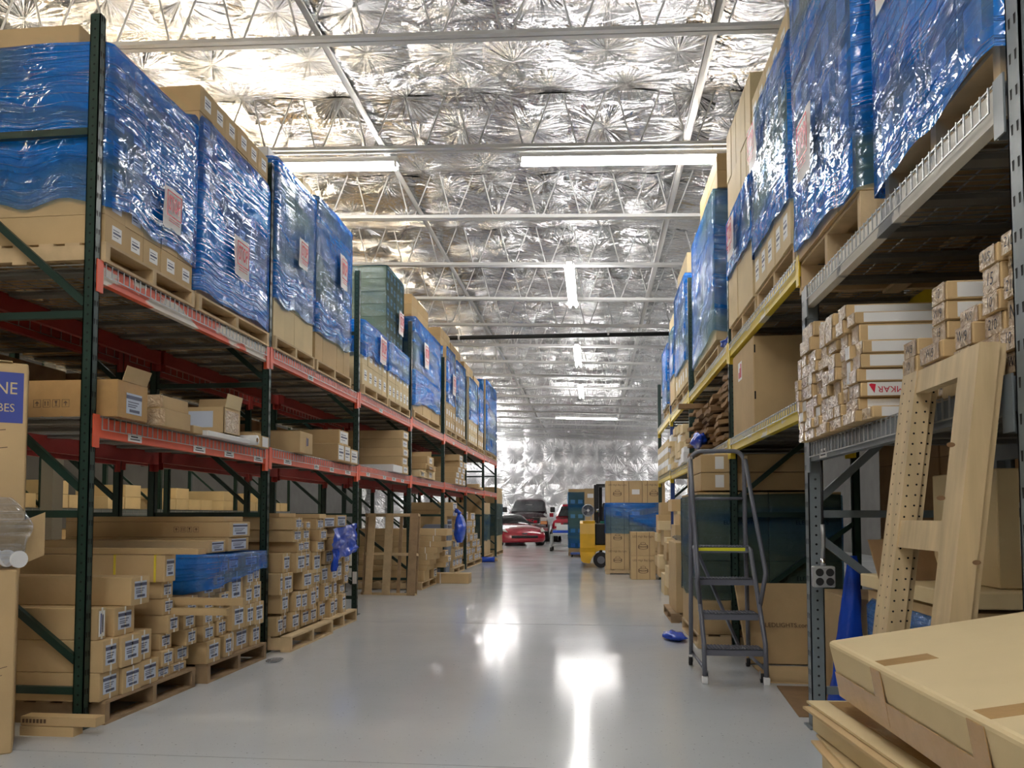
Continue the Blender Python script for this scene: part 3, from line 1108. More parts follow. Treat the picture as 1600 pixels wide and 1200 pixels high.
def pile(boxes, xf, side, length, where, group, desc='strapped brown carton', style='strap'):
    ly = layers(boxes)
    rnd = random.Random(len(boxes))
    for (y0, y1, z0, z1, k), (la, pl) in zip(boxes, ly):
        j = rnd.uniform(-0.035, 0.02) if style == 'strap' else rnd.uniform(-0.012, 0.014)
        ln = length * rnd.uniform(0.94, 1.0)
        a, b_ = (xf + j - ln, xf + j) if side > 0 else (xf - j, xf - j + ln)
        d = {0: desc, 1: 'brown carton with upright label', 2: 'yellow-strapped brown carton', 4: 'long carton with two yellow straps', 3: 'carton with white end'}[int(k)]
        o = carton(f'{d}, {ORD[pl]} from near end in layer {NUM[la]} of {where}', a, b_, y0, y1, z0, z1, group, name='strapped_carton' if style == 'strap' else 'taped_carton')
        face = 'px' if side > 0 else 'nx'
        xe = b_ if side > 0 else a
        w, h = y1 - y0, z1 - z0
        ym, zm = (y0 + y1) / 2, (z0 + z1) / 2
        if style == 'strap':
            if k == 1:
                add_label(o, face, xe, ym, zm, w * 0.6, h * 0.8, style=2)
            else:
                add_label(o, face, xe, ym, zm + h * 0.02, w * 0.62, h * 0.62, m=label_grey)
            if k == 4:
                for x in (b_ - 0.07, b_ - 0.34):
                    c = MB()
                    c.box(x, x + 0.014, y0 - 0.001, y0 + 0.004, z0, z1)
                    c.box(x, x + 0.014, y0 - 0.001, y1, z1 - 0.003, z1 + 0.0005)
                    c.build('strap', strap_yellow, o)
                continue
            strap_on(o, a, b_, ym + w * 0.02, z0, z1, side, strap_yellow if k == 2 else strap_white)
            if k == 2:
                strap_on(o, a, b_, ym - w * 0.3, z0, z1, side, strap_yellow)
        else:
            c = MB()
            x1_ = xe + side * 0.0015
            if k == 3:
                c.box(min(xe, x1_), max(xe, x1_), y0 + w * 0.12, y1 - w * 0.12, z0 + h * 0.06, z1 - h * 0.06)
                c.build('white_end_panel', white_card, o)
            else:
                t0, t1 = rnd.uniform(0.02, 0.14), rnd.uniform(0.84, 0.98)
                c.grid(lambda u, v: (xe + side * (0.002 + 0.003 * rnd.random()), y0 + w * (t0 + (t1 - t0) * u) * 1.0, z0 + h * (0.03 + 0.94 * v)), 5, 5)
                c.build('clear_tape', shiny_tape, o, smooth=True)
            front = [q for q in boxes if q[1] <= y0 + 0.02 and y0 - q[1] < 0.12 and min(q[3], z1) - max(q[2], z0) > h * 0.4]
            if not front and h > 0.045:
                c = MB()
                xa, xb = (xe - 0.06 - 0.62, xe - 0.06) if side > 0 else (xe + 0.035, xe + 0.035 + 0.70)
                c.box(xa, xb, y0 + 0.002 - 0.0015, y0 + 0.002, z0 + h * 0.12, z1 - h * 0.12)
                c.build('white_side_panel', white_card, o)
    return ly


label_grey = simple('pale_blue_grey_label', (196, 206, 222), 0.5)


def film_sheet(parent, x0, x1, y0, y1, z0, z1, m, name='stretch_wrap', off=0.014, wr=0.010, seed=0, ragged=0.05, taper=0.0, fold=0.12, nz=26, dens=14, tilt=0.0, sag=0.0):
    """film wound round a load: a closed wrinkled sleeve that folds in over the top edge"""
    px = [(x0 - off, y0 - off), (x1 + off, y0 - off), (x1 + off, y1 + off), (x0 - off, y1 + off)]
    seg = [math.dist(px[i], px[(i + 1) % 4]) for i in range(4)]
    P = sum(seg)
    n = int(P * dens)
    cx, cy = (x0 + x1) / 2, (y0 + y1) / 2

    def at(u):
        d = (u % 1.0) * P
        for i in range(4):
            if d <= seg[i]:
                a, b_ = px[i], px[(i + 1) % 4]
                t = d / seg[i]
                return a[0] + (b_[0] - a[0]) * t, a[1] + (b_[1] - a[1]) * t, i, t
            d -= seg[i]
        return px[0][0], px[0][1], 0, 0.0

    def fn(u, v):
        x, y, i, t = at(u)
        vz = min(v / 0.94, 1.0)
        bot = z0 + ragged * noise.noise((u * 17 + seed, seed, 2.0)) + tilt * (t if i == 1 else (1 - t if i == 3 else (1 if i == 2 else 0)))
        top = z1 + 0.012 * noise.noise((u * 9, seed, 7))
        z = bot + (top - bot) * vz
        nv = noise.noise((u * P * 1.3 + seed * 3.1, z * 1.6, seed)) + 0.6 * noise.noise((u * P * 5 + seed, z * 6, seed + 5))
        k = wr * (0.6 + nv)
        ends = min(t, 1 - t)
        if ends < 0.03:
            k *= 0.4
        nx = (0, 1, 0, -1)[i]
        ny = (-1, 0, 1, 0)[i]
        x += nx * k
        y += ny * k
        if sag:
            b_ = sag * math.sin(PI * vz) * math.sin(PI * t)
            x += nx * b_
            y += ny * b_
        if taper and vz > 0.8:
            q = (vz - 0.8) / 0.2 * taper
            x += (cx - x) * q
            y += (cy - y) * q
        if v > 0.94:
            q = (v - 0.94) / 0.06
            dx, dy = cx - x, cy - y
            x += max(-1, min(1, dx / abs(x1 - x0) * 2)) * fold * q
            y += max(-1, min(1, dy / abs(y1 - y0) * 2)) * fold * q
            z = top + 0.01 * q
        return (x, y, z)
    c = MB()
    c.grid(fn, n, nz, closed=True, uvfn=lambda u, v: (u * P, v * (z1 - z0)))
    return c.build(name, m, parent, smooth=True)


def stop_sign(parent, side, x, y, z, w, h, seed=1):
    """white sheet with STOP printed in red, slightly curled"""
    c = MB()
    def fn(u, v):
        xx = x + side * (0.010 + 0.006 * noise.noise((u * 2 + seed, v * 2, seed)) + 0.008 * (abs(u - 0.5) * 2) ** 5 * ((v) if seed % 2 else (1 - v)))
        yy = y + (u - 0.5) * w * side + 0.004 * noise.noise((u * 5, v * 5, seed + 3))
        return (xx, yy, z + (v - 0.5) * h + 0.012 * noise.noise((u * 3, v, seed + 8)))
    c.grid(fn, 8, 8)
    o = c.build('stop_sign', paper, parent, smooth=True)
    f = 'px' if side > 0 else 'nx'
    lettering('STOP', ink_red, (x + side * 0.026, y, z + h * 0.06), h * 0.36, o, f, squash=0.51 * (w / h))
    b = MB()
    xx = x + side * 0.026
    t = h * 0.02
    for a in ((-0.40, 0.40, 0.34, 0.34 + 0.03), (-0.40, 0.40, -0.24, -0.21), (-0.40, -0.37, -0.22, 0.36), (0.37, 0.40, -0.22, 0.36)):
        b.box(xx - 0.001, xx + 0.001, y + a[0] * w, y + a[1] * w, z + a[2] * h, z + a[3] * h)
    for k in range(2):
        b.box(xx - 0.001, xx + 0.001, y - 0.3 * w, y + 0.3 * w, z - (0.30 + 0.06 * k) * h, z - (0.285 + 0.06 * k) * h)
    b.build('border', ink_red, o)
    return o


def load(label, xf, side, depth, y0, y1, z0, z1, cols, rows, film, fz0, fz1, group, lab='end', sign=None, kraft_m=None, taper=0.0, seed=1, top=None, detail=True, tilt=0.0, extra_film=(), dx=None, sag=0.0, lstyle=1, fold=0.12):
    """a stretch-wrapped block of cartons: cartons and film are its parts"""
    xa, xb = (xf - depth, xf) if side > 0 else (xf, xf + depth)
    r = root('wrapped_pallet_load', label, 'pallet load', ((xa + xb) / 2, (y0 + y1) / 2, z0), group)
    rnd = random.Random(seed)
    face = 'px' if side > 0 else 'nx'
    xe = xb if side > 0 else xa
    ch = (z1 - z0) / rows
    cw = (y1 - y0) / cols
    for i in range(rows):
        for j in range(cols):
            e = rnd.uniform(0, 0.008)
            c = MB()
            a, b_ = (xa, xb - e) if side > 0 else (xa + e, xb)
            cz0, cz1 = z0 + i * ch, z0 + (i + 1) * ch - 0.003
            cy0, cy1 = y0 + j * cw + 0.002, y0 + (j + 1) * cw - 0.002
            c.box(a, b_, cy0, cy1, cz0, cz1)
            xq = b_ if side > 0 else a
            mats = [kraft_m or kraft]
            if not detail and lab:
                q = xq + 0.0015 * side
                c.box(min(xq, q), max(xq, q), (cy0 + cy1) / 2 - cw * 0.2, (cy0 + cy1) / 2 + cw * 0.2, (cz0 + cz1) / 2 - ch * 0.22, (cz0 + cz1) / 2 + ch * 0.2, 1)
                mats.append(paper)
            o = c.build('carton', mats, r)
            if detail and lab == 'end':
                add_label(o, face, xq, (cy0 + cy1) / 2 + cw * 0.08, (cz0 + cz1) / 2, cw * 0.46, ch * 0.5, style=lstyle)
    if film:
        film_sheet(r, xa, xb, y0, y1, fz0, fz1, film, seed=seed, taper=taper, nz=30 if detail else 14, dens=16 if detail else 6, tilt=tilt, sag=sag, fold=fold)
    for f in extra_film:
        film_sheet(r, xa - 0.006, xb + 0.006, y0 - 0.006, y1 + 0.006, f[0], f[1], f[2], seed=seed + 11, nz=14, dens=14 if detail else 6, off=0.02, fold=0.0, tilt=f[3] if len(f) > 3 else 0.0)
    if sign:
        sy, sz, sw, sh = sign
        stop_sign(r, side, xe + side * 0.038, sy, sz, sw, sh, seed)
    return r


P1 = [(4.734,4.928,0.13,0.19,0),(4.361,4.557,0.13,0.278,0),(4.557,4.733,0.13,0.202,0),(4.171,4.361,0.13,0.28,0),(3.967,4.171,0.13,0.287,0),(3.887,3.964,0.13,0.309,1),(4.797,4.973,0.19,0.293,0),(4.592,4.731,0.202,0.302,0),(3.957,4.132,0.287,0.465,0),(4.338,4.509,0.28,0.46,0),(4.134,4.338,0.287,0.461,0),(4.852,4.986,0.293,0.396,0),(4.615,4.755,0.302,0.407,0),(4.849,5.003,0.396,0.501,0),(4.62,4.751,0.407,0.521,0),(4.135,4.333,0.461,0.626,0),(3.971,4.067,0.465,0.642,1),(4.875,5.037,0.501,0.613,0),(4.616,4.747,0.521,0.625,0),(4.612,4.743,0.625,0.733,0),(4.226,4.42,0.626,0.793,0),(4.58,4.715,0.733,0.905,2)]
P1 = [(a, b_, c0, c1, 4 if k == 2 else k) for a, b_, c0, c1, k in P1]
P1 = [(max(a, 3.985), b_, c0, c1, k) for a, b_, c0, c1, k in P1 if b_ > 4.03]
P2 = [(5.815,5.982,0.13,0.292,0),(5.321,5.451,0.13,0.288,0),(5.065,5.266,0.13,0.285,0),(5.553,5.812,0.13,0.302,0),(5.451,5.543,0.13,0.301,1),(5.06,5.223,0.285,0.392,0),(5.287,5.437,0.288,0.399,0),(5.814,5.987,0.292,0.471,0),(5.667,5.814,0.302,0.468,0),(5.437,5.656,0.302,0.49,0),(5.067,5.21,0.392,0.492,0),(5.248,5.393,0.399,0.504,0),(5.661,5.8,0.468,0.611,0),(5.8,5.96,0.471,0.629,0),(5.075,5.229,0.492,0.585,0),(5.424,5.648,0.49,0.736,0),(5.268,5.422,0.504,0.599,0),(5.06,5.253,0.585,0.718,0),(5.257,5.418,0.599,0.727,0),(5.656,5.795,0.611,0.747,0),(5.797,5.958,0.629,0.749,0),(5.055,5.248,0.718,0.852,0),(5.252,5.418,0.727,0.854,0),(5.422,5.641,0.736,0.855,0),(5.652,5.954,0.749,0.848,0)]
P3 = [(6.28,6.444,0.13,0.29,0),(7.543,7.694,0.13,0.309,0),(6.868,7.08,0.13,0.281,0),(7.325,7.543,0.13,0.308,0),(7.086,7.291,0.13,0.279,0),(7.896,8.023,0.13,0.326,0),(7.694,7.864,0.13,0.322,0),(6.564,6.775,0.13,0.297,0),(6.444,6.558,0.13,0.31,0),(6.799,6.978,0.281,0.46,0),(7.163,7.36,0.308,0.493,0),(6.978,7.149,0.281,0.47,0),(6.206,6.346,0.29,0.476,0),(7.392,7.559,0.308,0.477,0),(7.559,7.742,0.322,0.474,2),(6.37,6.543,0.31,0.476,0),(7.742,7.859,0.322,0.476,0),(7.914,8.115,0.326,0.425,0),(7.996,8.151,0.425,0.53,0),(7.793,7.983,0.476,0.703,0),(7.596,7.793,0.476,0.662,0),(6.821,7.094,0.47,0.64,0),(6.634,6.794,0.297,0.468,0),(6.394,6.618,0.476,0.653,0),(7.366,7.588,0.477,0.654,0),(6.151,6.364,0.476,0.659,0),(7.131,7.339,0.493,0.593,0),(7.992,8.147,0.53,0.639,0),(7.153,7.383,0.593,0.8,0),(6.879,7.122,0.64,0.819,0),(7.989,8.219,0.639,0.745,0),(6.628,6.862,0.64,0.818,0),(6.435,6.606,0.653,0.822,0),(7.464,7.699,0.662,0.8,0),(7.699,7.985,0.703,0.924,0),(7.198,7.447,0.8,0.91,0),(6.708,6.871,0.818,0.914,0),(6.874,7.072,0.819,0.921,0),(7.234,7.444,0.91,1.015,0),(6.637,6.86,0.914,1.026,0),(6.867,7.053,0.921,1.029,0),(7.23,7.44,1.015,1.122,0),(6.896,7.02,1.029,1.096,0),(6.607,6.786,1.026,1.134,0),(6.797,6.893,1.029,1.097,0)]
P3 = [(max(a, 6.3), b_, c0, c1, k) for a, b_, c0, c1, k in P3 if b_ > 6.36]
RB = [(3.245,3.378,1.55,1.6,0),(3.387,3.566,1.55,1.6,0),(3.579,3.68,1.55,1.6,0),(3.684,3.795,1.55,1.602,0),(4.038,4.132,1.55,1.6,0),(3.802,3.925,1.55,1.601,0),(4.14,4.25,1.55,1.6,0),(3.944,4.03,1.55,1.6,0),(4.255,4.349,1.55,1.6,0),(4.034,4.136,1.6,1.65,0),(3.941,4.026,1.6,1.65,0),(4.149,4.238,1.6,1.65,0),(3.383,3.562,1.6,1.653,0),(4.252,4.36,1.6,1.652,0),(3.576,3.676,1.6,1.652,0),(3.799,3.915,1.601,1.652,0),(3.681,3.792,1.602,1.652,0),(3.53,3.595,1.653,1.718,0),(3.947,4.035,1.65,1.7,3),(3.361,3.463,1.653,1.716,0),(4.038,4.118,1.65,1.758,0),(4.209,4.296,1.652,1.706,3),(3.774,3.936,1.652,1.72,0),(4.118,4.199,1.65,1.753,0),(3.595,3.767,1.652,1.71,0),(4.302,4.384,1.652,1.71,0),(3.472,3.53,1.653,1.721,0),(3.943,4.031,1.7,1.758,0),(4.203,4.292,1.706,1.766,3),(4.298,4.394,1.71,1.773,0),(3.771,3.87,1.72,1.773,0),(3.625,3.753,1.71,1.773,0),(3.354,3.46,1.716,1.773,0),(3.505,3.614,1.721,1.772,0),(3.94,4.027,1.758,1.821,0),(4.04,4.137,1.758,1.825,0),(4.15,4.28,1.766,1.831,0),(3.452,3.509,1.721,1.828,3),(3.343,3.447,1.773,1.834,0),(3.767,3.866,1.773,1.844,0),(4.294,4.39,1.773,1.832,0),(3.637,3.753,1.773,1.834,0),(3.519,3.624,1.772,1.846,0),(3.88,4.016,1.821,1.871,0),(4.029,4.121,1.825,1.879,0),(4.285,4.372,1.832,1.889,0),(4.139,4.276,1.831,1.885,0),(3.339,3.426,1.834,1.891,0),(3.436,3.505,1.828,1.891,3),(3.637,3.749,1.834,1.899,0),(3.515,3.616,1.846,1.902,0),(3.767,3.966,1.871,1.921,0),(3.973,4.051,1.879,1.935,0),(4.056,4.149,1.879,1.94,0),(4.155,4.259,1.885,1.946,0),(4.271,4.353,1.889,2.003,0),(3.52,3.622,1.902,1.961,0),(3.682,3.803,1.921,1.971,0),(3.386,3.491,1.891,1.971,0),(3.821,3.917,1.921,1.972,0),(3.97,4.047,1.935,1.989,0),(4.06,4.151,1.94,1.996,0),(4.159,4.255,1.946,2.003,0),(3.517,3.618,1.961,2.024,0),(3.678,3.799,1.971,2.033,0),(3.382,3.488,1.971,2.023,0),(3.818,3.913,1.972,2.031,0),(4.056,4.25,2.003,2.076,0),(3.486,3.595,2.024,2.084,0),(3.674,3.795,2.033,2.095,0),(3.814,3.95,2.031,2.097,0),(4.044,4.245,2.076,2.152,0)]
RB = [(a, min(b_, 4.35), c0, c1, k) for a, b_, c0, c1, k in RB]
RN = [(2.306,2.438,1.57,1.633,0),(2.854,2.984,1.57,1.636,0),(2.989,3.129,1.57,1.626,0),(2.726,2.85,1.57,1.634,0),(2.444,2.573,1.57,1.641,0),(2.588,2.72,1.57,1.642,0),(2.986,3.126,1.626,1.689,0),(2.302,2.434,1.633,1.705,0),(2.851,2.98,1.636,1.702,0),(2.722,2.847,1.634,1.691,0),(2.438,2.569,1.641,1.703,0),(2.584,2.716,1.642,1.7,0),(2.79,2.976,1.702,1.767,0),(3.008,3.149,1.689,1.756,0),(2.298,2.402,1.705,1.787,0),(2.418,2.54,1.703,1.769,0),(2.568,2.698,1.7,1.773,0),(2.786,2.906,1.767,1.831,0),(3.004,3.142,1.756,1.82,0),(2.414,2.511,1.769,1.834,0),(2.567,2.694,1.773,1.83,0),(2.294,2.397,1.787,1.854,0),(2.778,2.899,1.831,1.899,0),(2.41,2.521,1.834,1.915,0),(2.294,2.398,1.854,1.921,0),(2.772,2.89,1.899,1.967,0),(2.414,2.533,1.915,1.976,0),(2.294,2.403,1.921,1.984,0)]

# ------------------------------------------------------------------ wrapped loads on the orange upper beams
GL = 'wrapped pallet loads on the orange beams'
PL = 'pallets on the orange upper beams'


def left_pallet(y0, y1, bay, lab, x1=LX + 0.02):
    return pallet(x1 - 1.05, x1, y0, y1, UP[bay] + 0.012, lab, group=PL, along='x', h=0.115)


D = 1.08
left_pallet(4.0, 4.97, 0, 'wooden pallet under the nearest blue-wrapped load, by the tall first post')
load('blue-wrapped load beside the first green post, open brown cartons along its foot', LX, 1, D, 4.015, 4.97, 2.70, 3.86, 5, 7, film_blue, 2.93, 3.87, GL, sign=(4.62, 3.13, 0.21, 0.27), seed=1, tilt=-0.06, lstyle=1)
left_pallet(5.03, 6.19, 0, 'wooden pallet under the second blue-wrapped load on orange beams')
load('tall blue-wrapped load, second on the orange beams, film pulled right down over pallet', LX, 1, D, 5.03, 6.17, 2.70, 4.20, 6, 8, film_deep, 2.72, 4.24, GL, sign=(5.60, 3.14, 0.24, 0.30), seed=2, taper=0.22, lstyle=1)
left_pallet(6.32, 7.26, 1, 'wooden pallet under the third blue-wrapped load on orange beams')
load('blue-wrapped load just past the second green post, plain tan cartons at foot', LX, 1, D, 6.32, 7.26, 2.71, 4.26, 4, 5, film_blue, 3.02, 4.30, GL, lab=None, sign=(6.86, 3.60, 0.21, 0.27), seed=3, kraft_m=kraft_pale)
left_pallet(7.32, 8.40, 1, 'wooden pallet under the fourth blue-wrapped load on orange beams')
load('tall blue-wrapped load before the third green post, brown cartons stacked on it', LX, 1, D, 7.32, 8.40, 2.71, 4.34, 5, 6, film_blue, 2.98, 4.38, GL, lab=None, sign=(8.02, 3.80, 0.22, 0.36), seed=4)
left_pallet(8.90, 9.98, 2, 'wooden pallet just past the third green post')
load('low load past third green post, tan cartons with ragged blue film on top', LX, 1, D, 8.90, 9.98, 2.73, 3.50, 5, 3, film_deep, 3.10, 3.52, GL, lab='end', sign=(9.62, 3.28, 0.28, 0.34), seed=5, kraft_m=kraft_pale)
left_pallet(10.05, 11.22, 2, 'wooden pallet before the fourth green post')
load('low load before fourth green post, blue film over tan cartons', LX, 1, D, 10.05, 11.22, 2.73, 3.50, 6, 3, film_blue, 3.10, 3.52, GL, lab='end', seed=6, kraft_m=kraft_pale)
load('grey-filmed tall block standing on the low load by fourth green post', -2.83, 1, 0.78, 10.2, 11.12, 3.545, 4.60, 5, 6, film_teal, 3.56, 4.61, GL, lab='end', sign=(10.85, 3.95, 0.26, 0.34), seed=7)
left_pallet(11.5, 13.5, 3, 'long pallet in the fourth bay of orange racking')
load('broad blue-wrapped load in the fourth bay, loosely patched film', LX, 1, D, 11.5, 13.5, 2.78, 4.20, 6, 6, film_blue, 2.95, 4.24, GL, lab=None, seed=8, extra_film=((2.84, 3.4, film_blue, 0.3),), detail=True, sign=(12.2, 3.75, 0.3, 0.4))
left_pallet(14.1, 15.05, 4, 'pallet just past the fifth green post')
load('blue-wrapped load past the fifth green post, brown cartons capping it', LX, 1, D, 14.1, 15.05, 2.79, 4.35, 4, 7, film_blue, 3.3, 4.36, GL, seed=9, detail=False, sign=(14.7, 3.7, 0.3, 0.4))
left_pallet(15.12, 16.28, 4, 'pallet before the sixth green post')
load('blue-wrapped load before the sixth green post', LX, 1, D, 15.12, 16.28, 2.79, 4.30, 4, 7, film_blue, 3.15, 4.31, GL, seed=10, detail=False)
left_pallet(16.75, 18.0, 5, 'pallet just past the sixth green post')
load('blue-wrapped load past the sixth green post with tan foot', LX, 1, D, 16.75, 18.0, 2.79, 4.25, 4, 6, film_blue, 3.3, 4.26, GL, seed=11, detail=False, kraft_m=kraft_pale)
left_pallet(18.15, 19.0, 5, 'pallet before the seventh green post')
load('narrow blue-wrapped load before the seventh green post', LX, 1, D, 18.15, 19.0, 2.79, 4.25, 3, 6, film_blue, 3.2, 4.26, GL, seed=12, detail=False)
left_pallet(19.4, 21.5, 6, 'long pallet in the last bay of orange racking')
load('tall shiny blue-wrapped load in the last bay of orange racking', LX, 1, D, 19.4, 21.5, 2.81, 4.66, 5, 7, film_blue, 2.84, 4.68, GL, seed=13, detail=False)

# loose cartons that cap those loads
GT = 'brown cartons capping the blue-wrapped loads'


def capbox(label, x0, x1, y0, y1, z0, z1, m=None):
    return carton(label, x0, x1, y0, y1, z0, z1, GT, m)


for j in range(2):
    capbox(f'long brown carton lying on nearest blue-wrapped load, {["front", "rear"][j]} of the two', -3.85, -2.95, 4.03 + 0.45 * j, 4.46 + 0.45 * j, 3.885, 4.0)
o = capbox('brown carton with a round hand hole behind the second blue-wrapped load', -4.35, -3.92, 5.05, 5.95, 2.60, 4.27)
c = MB()
c.disc((-4.0, 5.0495, 4.15), (0, -1, 0), 0.03, 12)
c.build('hand_hole', hole, o)
o = capbox('second brown carton behind the second blue-wrapped load', -4.80, -4.36, 5.05, 5.95, 2.60, 4.27)
for j in range(3):
    capbox(f'white-ended carton row on third blue load, {ORD[j]} from near end', -3.75, -2.86, 6.40 + 0.27 * j, 6.66 + 0.27 * j, 4.328, 4.43, white_card)
for j in range(4):
    capbox(f'tan carton on top of the fourth blue load, {ORD[j]} from near end', -3.75, -2.92, 7.36 + 0.26 * j, 7.61 + 0.26 * j, 4.41, 4.57, kraft_pale)
for i in range(3):
    for j in range(3):
        capbox(f'brown carton on the broad fourth-bay load, {ORD[j]} along in layer {NUM[i]}', -3.80, -2.93, 12.1 + 0.42 * j, 12.51 + 0.42 * j, 4.255 + 0.17 * i, 4.425 + 0.17 * i)
for i in range(2):
    for j in range(3):
        capbox(f'brown carton capping the load past fifth post, {ORD[j]} along in layer {NUM[i]}', -3.80, -2.86, 14.12 + 0.31 * j, 14.42 + 0.31 * j, 4.375 + 0.17 * i, 4.545 + 0.17 * i)
for i in range(2):
    for j in range(3):
        capbox(f'brown carton capping the load before sixth post, {ORD[j]} along in layer {NUM[i]}', -3.80, -2.86, 15.14 + 0.38 * j, 15.51 + 0.38 * j, 4.325 + 0.16 * i, 4.485 + 0.16 * i)
for i in range(2):
    for j in range(3):
        capbox(f'brown carton capping the load past sixth post, {ORD[j]} along in layer {NUM[i]}', -3.80, -2.86, 16.77 + 0.41 * j, 17.17 + 0.41 * j, 4.275 + 0.16 * i, 4.435 + 0.16 * i)
for j in range(2):
    capbox(f'brown carton capping the narrow load before seventh post, {ORD[j]} along', -3.80, -2.86, 18.17 + 0.42 * j, 18.58 + 0.42 * j, 4.275, 4.52)

# big cartons on the rear racking; the lower ones are added to darken the gaps
for i in range(7):
    a = LY[i] + 0.2
    w_ = (LY[i + 1] - LY[i] - 0.16) / 2
    a = LY[i] + 0.09
    for j in range(2):
        y = a + w_ * j
        carton(f'dark brown carton added low in rear racking for shade, number {NUM[j]} in the {ORD[i]} bay', -5.10, -4.55, y, y + w_, LO[i] + 0.012, LO[i] + 0.70, 'large cartons on the rear racking', kraft_dark)
        carton(f'large brown carton on the rear racking, number {NUM[j]} in the {ORD[i]} bay', -5.10, -4.42 - 0.42 * (i == 0), y, y + w_, UP[i] + 0.012, UP[i] + 1.2 + 0.2 * ((i * 3 + j) % 3), 'large cartons on the rear racking')

# ------------------------------------------------------------------ goods on the lower orange beams
zl = LO[0] + 0.012
GS = 'loose cartons on the lower orange beams'


def flap(parent, p, u, v, m=None, name='flap'):
    """a cardboard flap: corner, edge vector, width vector"""
    p, u, v = Vector(p), Vector(u), Vector(v)
    n = u.cross(v).normalized() * 0.004
    c = MB()
    c.hexa([p, p + u, p + u + n, p + n, p + v, p + u + v, p + u + v + n, p + v + n])
    return c.build(name, m or kraft, parent)


o = carton('long yellowish carton with raised end flap on lower orange beams by first post', -3.75, -2.68, 4.06, 4.36, zl, zl + 0.215, GS, tape)
add_label(o, 'px', -2.68, 4.22, zl + 0.09, 0.15, 0.12, m=label_grey)
marks(o, -3.17, 4.062, zl + 0.08, 0.045)
flap(o, (-2.68, 4.10, zl + 0.213), (0.0, 0.24, 0), (0.03, 0, 0.085))
c = MB()
c.box(-3.26, -3.24, 4.0575, 4.062, zl, zl + 0.217)
c.box(-3.26, -3.24, 4.06, 4.36, zl + 0.214, zl + 0.218)
c.build('tape_band', strap_white, o)
o = carton('flat brown carton with torn corner, lower of the taped pair on orange beams', -3.3, -2.68, 4.50, 4.86, zl, zl + 0.115, GS)
flap(o, (-2.95, 4.497, zl + 0.06), (0.16, -0.02, -0.01), (-0.03, -0.03, 0.05))
for x in (-3.28, -2.76):
    c = MB()
    c.grid(lambda u, v: (x + 0.13 * u - 0.02, 4.499 - 0.002 * random.random(), zl + 0.005 + 0.10 * v), 5, 5)
    c.build('clear_tape', shiny_tape, o)
o = carton('flat brown carton, upper of the taped pair on orange beams', -3.3, -2.70, 4.52, 4.86, zl + 0.115, zl + 0.20, GS)
for x in (-3.28, -2.80):
    c = MB()
    c.grid(lambda u, v: (x + 0.12 * u, 4.519 - 0.002 * random.random(), zl + 0.12 + 0.075 * v), 5, 5)
    c.build('clear_tape', shiny_tape, o)
# open box with two flaps up
r = root('open_carton', 'open brown carton with white label and raised flaps on lower orange beams', 'box', (-2.87, 5.5, zl + 0.05), GS)
c = MB()
x0, x1, y0, y1, z0, z1 = -3.05, -2.70, 5.36, 5.62, zl + 0.047, zl + 0.24
for b_ in ((x0, x1, y0, y0 + 0.004, z0, z1), (x0, x1, y1 - 0.004, y1, z0, z1), (x0, x0 + 0.004, y0, y1, z0, z1), (x1 - 0.004, x1, y0, y1, z0, z1), (x0, x1, y0, y1, z0, z0 + 0.004)):
    c.box(*b_)
c.build('body', kraft, r)
flap(r, (x0 + 0.01, y1 - 0.003, z1), (0.30, 0, 0), (0, 0.02, 0.10))
flap(r, (x1, y0 + 0.01, z1), (0, 0.24, 0), (0.02, 0, 0.10), kraft_pale)
flap(r, (x0, y0 + 0.01, z1), (0, 0.24, 0), (-0.10, 0, 0.05))
add_label(r, 'ny', -2.88, y0, zl + 0.15, 0.19, 0.12, m=label_grey, style=3)
c = MB()
c.grid(lambda u, v: (x1 + 0.001 + 0.002 * random.random(), y0 + 0.02 + 0.21 * u, z0 + 0.01 + 0.16 * v), 5, 5)
c.build('clear_tape', shiny_tape, r)
r = root('light_panel', 'flat white light panel lying under the open carton on orange beams', 'light panel', (-2.9, 5.55, zl), GS)
c = MB()
c.box(-3.3, -2.69, 5.12, 5.78, zl, zl + 0.04)
c.build('housing', white_card, r, bevel=0.006)
c = MB()
c.box(-3.27, -2.72, 5.15, 5.75, zl + 0.04, zl + 0.043)
c.build('diffuser', plastic_white, r)
r = root('paper_roll', 'small white paper roll beside the flat panel on orange beams', 'roll', (-2.78, 5.83, zl), GS)
c = MB()
c.tube([(-2.95, 5.835, zl + 0.04), (-2.66, 5.835, zl + 0.04)], 0.04, 12)
c.build('paper', paper, r, smooth=True)
c = MB()
c.tube([(-2.659, 5.835, zl + 0.04), (-2.657, 5.835, zl + 0.04)], 0.018, 10)
c.build('core', kraft_dark, r)
o = carton('small brown carton tucked beside the open carton on orange beams', -2.92, -2.70, 4.93, 5.06, zl, zl + 0.055, GS)
o = carton('small brown carton behind the white roll on orange beams', -3.15, -2.71, 5.90, 6.02, zl, zl + 0.11, GS)
o = carton('small carton with white end against the second green post', -3.05, -2.72, 6.05, 6.2, zl, zl + 0.10, GS)
add_label(o, 'px', -2.72, 6.12, zl + 0.05, 0.11, 0.08, style=3)

